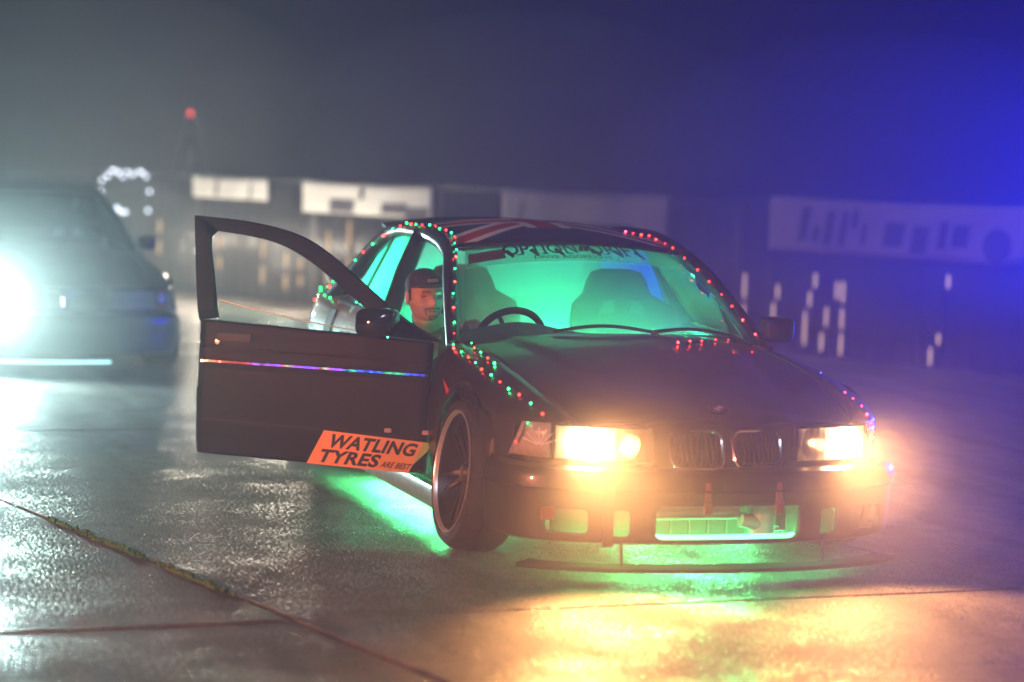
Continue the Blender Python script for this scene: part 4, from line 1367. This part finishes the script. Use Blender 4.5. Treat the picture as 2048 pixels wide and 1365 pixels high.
def face_mat(u, p):
    a = abs(p); j = rng.normal(0, 1)
    if -.615 < u + .006 * j < -.545 and a < .27: return 3
    if abs(u - (.165 + .05 * math.sin((a - .16) * 5.5))) < .030 + .006 * j and .17 < a < .66: return 2
    if abs(u - .015) < .026 and .27 < a < .58: return 2
    if -.50 + .05 * (a / .45) ** 2 * -1 < u < -.415 - .06 * (a / .45) ** 2 and a < .46: return 2
    if -.95 < u < -.72 and a < .40: return 2
    if -.72 < u < -.44 and .44 < a < .55: return 2
    if u < -.30 - .10 * math.cos(p * 1.3) and a < 1.5 and u > -.99: return 1 if j > -.8 else 0
    return 0
off0 = len(person.v)
person.v += [tuple(head_pt(u, p)) for u in hu_ for p in hp_]
for i in range(len(hu_) - 1):
    for j in range(len(hp_) - 1):
        n_ = len(hp_)
        person.f.append((off0 + i * n_ + j, off0 + (i + 1) * n_ + j, off0 + (i + 1) * n_ + j + 1, off0 + i * n_ + j + 1))
        person.m.append(face_mat((hu_[i] + hu_[i + 1]) / 2, (hp_[j] + hp_[j + 1]) / 2))
for sg in (-1, 1):
    c0 = head_pt(-.06, sg * 1.62)
    person.add([], [])
    pts = []
    ear = MB(); ear.ball((0, 0, 0), .033, 12, 8, (.55, .28, 1.0))
    Mx = Matrix((hf, hl_, hu)).transposed()
    person.add([tuple(c0 + Mx @ Vector(v) + hl_ * sg * .006 - hf * .004) for v in ear.v], ear.f)
neck0 = HC - hu * .09 - hf * .018
SH = Vector((-1.575, -.55, .755))
person.tube(curve_pts([tuple(HC - hu * .05 - hf * .02), tuple(neck0), tuple(SH + Vector((0, 0, .05)))], 8), [.052, .053, .054, .054, .055, .057, .062, .07], 16)
def arm(shd, elb, wri, grip, side):
    person.tube(curve_pts([shd, elb, wri], 16), list(np.interp(lin(16), [0, .5, 1], [.048, .042, .028])), 12)
    w = Vector(wri); gpt = Vector(grip)
    d = (gpt - w).normalized()
    up = Vector((0, 0, 1)); sd = d.cross(up).normalized(); up = sd.cross(d)
    # palm
    person.tube([w, w + d * .03, w + d * .07, w + d * .09], [.027, .036, .042, .036], 10, squash=.5)
    for q, (ln_, lat) in enumerate(((.058, -.033), (.066, -.011), (.062, .011), (.048, .032))):
        b0 = w + d * .082 + sd * lat
        person.tube([b0, b0 + d * ln_ * .45 + up * .010, b0 + d * ln_ * .75 - up * .012, b0 + d * ln_ * .60 - up * .034], [.0095, .0092, .0085, .007], 7)
    t0 = w + d * .03 - sd * side * .034
    person.tube([t0, t0 + d * .03 - sd * side * .016 - up * .005, t0 + d * .058 - sd * side * .010 - up * .012], [.012, .0105, .008], 7)
arm((-1.52, -.735, .70), (-1.30, -.76, .62), (-1.10, -.57, .80), (-1.02, -.515, .855), -1)
arm((-1.53, -.36, .70), (-1.28, -.24, .56), (-1.10, -.20, .72), (-1.03, -.215, .79), 1)
drv = person.build('person', [M_SKIN, mat('stubble_skin', (.36, .20, .145), .55), mat('facial_hair', (.12, .075, .055), .8), mat('lip_dark', (.24, .10, .085), .45)], None, auto=80)
tag(drv, 'man in a dark cap and olive top sitting in the driver seat, looking out', 'person')
sh = MB()
secs2 = [(.40, .17, .12, -1.50, -.42), (.52, .175, .125, -1.53, -.45), (.62, .19, .13, -1.56, -.50), (.70, .20, .125, -1.575, -.53), (.745, .19, .105, -1.58, -.545), (.775, .12, .085, -1.58, -.55), (.80, .075, .068, -1.575, -.555)]
sh.grid(lambda i, u: (secs2[int(i)][3] + secs2[int(i)][2] * math.sin(2 * PI * u), secs2[int(i)][4] + secs2[int(i)][1] * (abs(math.cos(2 * PI * u)) ** .75) * (1 if math.cos(2 * PI * u) > 0 else -1), secs2[int(i)][0]), range(7), lin(33))
for (a, b_, c) in (((-1.555, -.71, .715), (-1.42, -.77, .655), (-1.30, -.765, .62)), ((-1.555, -.37, .71), (-1.42, -.29, .62), (-1.28, -.24, .56))):
    sh.tube(curve_pts([a, b_, c], 10), list(np.interp(lin(10), [0, 1], [.072, .055])), 12)
sh.build('shirt', M_SHIRT, drv, auto=80, sub=1)
tr_ = MB()
for sg in (-1, 1):
    tr_.tube(curve_pts([(-1.50, -.40 + sg * .09, .43), (-1.18, -.40 + sg * .12, .50), (-1.03, -.40 + sg * .12, .42), (-.86, -.38 + sg * .1, .22)], 14), list(np.interp(lin(14), [0, .5, 1], [.085, .065, .05])), 12)
tr_.build('trousers', mat('dark_denim', (.02, .022, .03), .85), drv)
cp = MB()
cp.grid(lambda u, p: head_pt(u, p, .06) + hu * (.010 + .0 * u), [.27, .34, .45, .58, .7, .82, .91, .97, 1.0], lin(49, -PI, PI))
def brim(a, t):
    ph = a * 1.15
    base = head_pt(.29, ph, .06) + hu * .012
    tip = HC + hf * (.178 * math.cos(a * .9) ** .8) + hl_ * (.094 * math.sin(a * 1.35)) + hu * (.29 * HH + .024 - .016 * a * a)
    return base + (tip - base) * t + hu * (.010 * math.sin(PI * t * .6))
cp.grid(brim, lin(25, -1, 1), lin(7))
cpo = cp.build('cap', M_CAP, drv, auto=70, solid=.004)
k = MB(); k.grid(lambda u, p: head_pt(u, p, .085) + hu * .014, lin(4, .46, .58), lin(8, -.30, .30)); k.build('cap_patch', mat('cap_patch', (.25, .2, .15), .7), drv)
k = MB(); k.grid(lambda u, p: head_pt(u, p, .030), lin(12, -.15, .36), [x for x in lin(30, 1.35, 2 * PI - 1.35)]); k.build('hair', M_HAIR, drv)
# ------------------------------------------------------------------ fairy lights (filled in from LIGHTS below)
def bulb_mesh(mt):
    b = MB(); b.ball((0, 0, 0), .0054, 8, 6); return b.mesh('bulb', mt)
BM = {c: [bulb_mesh(emis('fairy_%s%d' % (c, i), col, st, 'NONE')) for i, st in enumerate((7, 11, 22))]
      for c, col in (('g', (.02, 1.0, .22)), ('r', (1.0, .03, .02)), ('p', (1.0, .05, .10)), ('b', (.03, .05, 1.0)))}
def fairy(label, items, wire=True):
    base = items[0][1]
    e = empty('string_light', base)
    tag(e, label, 'string light')
    B = np.array(base)
    for c, p in items:
        o = link(bpy.data.objects.new('bulb', BM[c][int(rng.choice([0, 1, 1, 2]))])); o.parent = e; o.location = tuple(np.array(p) - B + rng.normal(0, .002, 3))
        q_ = rng.uniform(.75, 1.15) * (.5 if c == 'b' else 1); o.scale = (q_, q_, q_)
    P = [tuple(np.array(p) - B + np.array([0, 0, -.004])) for _, p in items]
    Q = []
    for i in range(len(P) - 1):
        a, b_ = np.array(P[i]), np.array(P[i + 1])
        for t in (0, .33, .66): Q.append(tuple(a + (b_ - a) * t + rng.normal(0, .003, 3)))
    Q.append(P[-1])
    m = MB(); m.tube(Q, .0028, 5); m.build('wire', M_CABLE, e)
    return e
# a second string hung between two stakes left of the camera; its bulbs mirror in the door's rub strip
sb = MB(); sb.ball((0, 0, 0), .011, 8, 6)
SB = {c: sb.mesh('bulb', emis('stake_' + c, col, st, 'NONE')) for c, col, st in (('b', (.02, .06, 1.0), 300), ('g', (.03, 1.0, .35), 150), ('r', (1.0, .03, .04), 60))}
QS = curve_pts([(3.235, -5.296, 1.866), (3.019, -5.637, 1.653), (2.793, -5.968, 1.468), (2.555, -6.287, 1.341), (2.392, -6.494, 1.298)], 101)
q0 = np.array(QS[0])
e = empty('string_light', (q0[0], q0[1], 0)); tag(e, 'blue, green and red bulb string hung between two stakes left of the camera', 'string light')
def hang(c, t, dz):
    o = link(bpy.data.objects.new('bulb', SB[c])); o.parent = e
    p = QS[int(t * 100)]; o.location = (p[0] - q0[0], p[1] - q0[1], p[2] + dz)
for i_, t in enumerate(lin(19, .0, .80)):
    hang('g' if i_ in (0, 3, 4, 8, 11, 15) else 'b', t, .010 + rng.normal(0, .004))
for i_, t in enumerate(lin(24, .40, 1.0)):
    hang('r', t, -.008 + .010 * math.sin(i_ * .8))
for p in (QS[0], QS[-1]):
    m = MB(); m.tube([(p[0] - q0[0], p[1] - q0[1], 0), (p[0] - q0[0], p[1] - q0[1], 2.0)], .012, 6); m.build('stake', M_METAL, e)
m = MB(); m.tube([(p[0] - q0[0], p[1] - q0[1], p[2] + .025) for p in QS[::10]], .004, 5); m.build('wire', M_CABLE, e)
LIGHTS = [
    ('green and red bulb string over roof rail, pillar and wing beside the open door', [
        ('g', (-2.894, -0.732, 0.927)), ('g', (-2.642, -0.679, 1.055)), ('r', (-2.548, -0.657, 1.099)), ('g', (-2.446, -0.637, 1.148)), ('r', (-2.327, -0.617, 1.195)), ('g', (-2.139, -0.613, 1.237)), ('r', (-2, -0.609, 1.257)), ('g', (-1.899, -0.605, 1.268)), ('r', (-1.818, -0.602, 1.271)), ('g', (-1.732, -0.6, 1.272)), ('r', (-1.653, -0.594, 1.273)), ('g', (-1.579, -0.579, 1.273)), ('r', (-1.745, -0.505, 1.264)), ('g', (-1.653, -0.505, 1.258)), ('r', (-1.573, -0.5, 1.252)), ('g', (-1.489, -0.497, 1.243)), ('r', (-1.382, -0.509, 1.227)), ('g', (-1.283, -0.534, 1.203)), ('g', (-1.173, -0.557, 1.177)), ('r', (-1.095, -0.583, 1.148)), ('g', (-0.996, -0.611, 1.097)), ('r', (-0.903, -0.638, 1.045)), ('g', (-0.824, -0.665, 0.996)), ('r', (-0.744, -0.686, 0.942)), ('g', (-0.662, -0.707, 0.884)), ('r', (-0.599, -0.723, 0.839)), ('g', (-0.584, -0.726, 0.793)), ('r', (-0.488, -0.751, 0.786)), ('g', (-0.371, -0.749, 0.78)), ('r', (-0.249, -0.757, 0.767)), ('g', (-0.132, -0.758, 0.755)), ('r', (-0.019, -0.762, 0.739)), ('g', (0.085, -0.757, 0.724)), ('r', (0.185, -0.747, 0.708)), ('g', (0.281, -0.736, 0.69)), ('r', (0.366, -0.72, 0.673)), ('g', (0.464, -0.708, 0.648)), ('r', (0.558, -0.687, 0.62)), ('g', (0.544, -0.74, 0.585)), ('r', (0.501, -0.769, 0.5)),]),
    ('short green and red bulb string in the bonnet gap beside the open door', [
        ('g', (-0.479, -0.675, 0.804)), ('r', (-0.377, -0.695, 0.795)), ('g', (-0.28, -0.698, 0.787)), ('r', (-0.152, -0.7, 0.773)), ('g', (-0.055, -0.699, 0.761)),]),
    ('small cluster of green and red bulbs on the boot corner', [
        ('r', (-3.29, -0.737, 0.808)), ('g', (-3.551, -0.656, 0.822)), ('g', (-3.553, -0.646, 0.847)), ('g', (-3.552, -0.649, 0.853)), ('g', (-3.556, -0.617, 0.859)), ('r', (-2.948, -0.743, 0.902)), ('g', (-3.071, -0.735, 0.844)), ('g', (-2.849, -0.753, 0.843)),]),
    ('string of red bulbs down the windscreen pillar beside the black mirror', [
        ('p', (-1.572, 0.401, 1.268)), ('r', (-1.564, 0.437, 1.261)), ('r', (-1.563, 0.476, 1.255)), ('r', (-1.583, 0.525, 1.248)), ('r', (-1.495, 0.528, 1.234)), ('r', (-1.376, 0.53, 1.222)), ('r', (-1.282, 0.538, 1.205)), ('r', (-1.161, 0.554, 1.164)), ('r', (-1.064, 0.579, 1.115)), ('r', (-0.975, 0.602, 1.065)), ('r', (-0.879, 0.626, 1.011)), ('r', (-0.798, 0.648, 0.963)), ('r', (-0.713, 0.669, 0.908)), ('r', (-0.622, 0.692, 0.848)),]),
    ('short row of red bulbs on the bonnet below the wiper', [
        ('r', (-0.28, 0.187, 0.835)), ('r', (-0.318, 0.257, 0.836)), ('r', (-0.367, 0.337, 0.837)), ('r', (-0.432, 0.425, 0.837)), ('r', (-0.596, 0.555, 0.825)),]),
    ('pink bulbs along the wing above the far headlight', [
        ('b', (0.091, 0.696, 0.739)), ('p', (0.347, 0.69, 0.685)), ('p', (0.415, 0.696, 0.665)), ('p', (0.492, 0.695, 0.642)), ('p', (0.562, 0.693, 0.614)), ('p', (0.591, 0.698, 0.586)), ('p', (0.585, 0.709, 0.561)),]),
]
for lab, items in LIGHTS: fairy(lab, items)

# ------------------------------------------------------------------ tyre smoke round the two noses, added smoke balls for headlight halos
def smoke(c, r, dens, label):
    m = MB()
    m.ball((0, 0, 0), 1.0, 28, 18, r)
    o = m.build('smoke_and_halo', volume_mat('smoke_and_halo', (.93, .93, .93), dens, .45), None)
    o.location = c
    return tag(o, label, 'smoke', kind='stuff')
for sg in (-1, 1):
    side_ = 'nearest the open door' if sg < 0 else 'farthest from the open door'
    smoke((.93, sg * .50, .52), (.34, .38, .30), .060, 'dense smoke ball added for the halo at the headlight ' + side_)
    smoke((.98, sg * .46, .50), (.62, .70, .50), .032, 'thin smoke ball added for the wider halo around the headlight ' + side_)
smoke((1.05, 0, .22), (.9, 1.3, .22), .03, 'low smoke creeping along the ground in front of the bumper')
smoke((-6.9, -2.3, .58), (1.0, 1.3, .85), .05, 'white smoke round the blinding headlight of the hazy car')

smoke((-11.5, -1.6, 2.1), (3.2, 2.6, 1.0), .032, 'pale smoke bank above the hazy car')
smoke((-9.5, 2.4, 1.9), (2.4, 1.9, .9), .028, 'thin smoke drifting behind the black car roof')
smoke((-6.5, 4.2, 1.5), (2.6, 2.0, 1.1), .028, 'blue-lit smoke in front of the right end of the barrier')

# ------------------------------------------------------------------ haze
m = MB(); m.box((-31.0, 0, 1.7), (126.0, 128.0, 5.6))
tag(m.build('haze', volume_mat('haze_air', (.92, .94, .97), .0088, .74), None, smooth=False), kind='stuff')
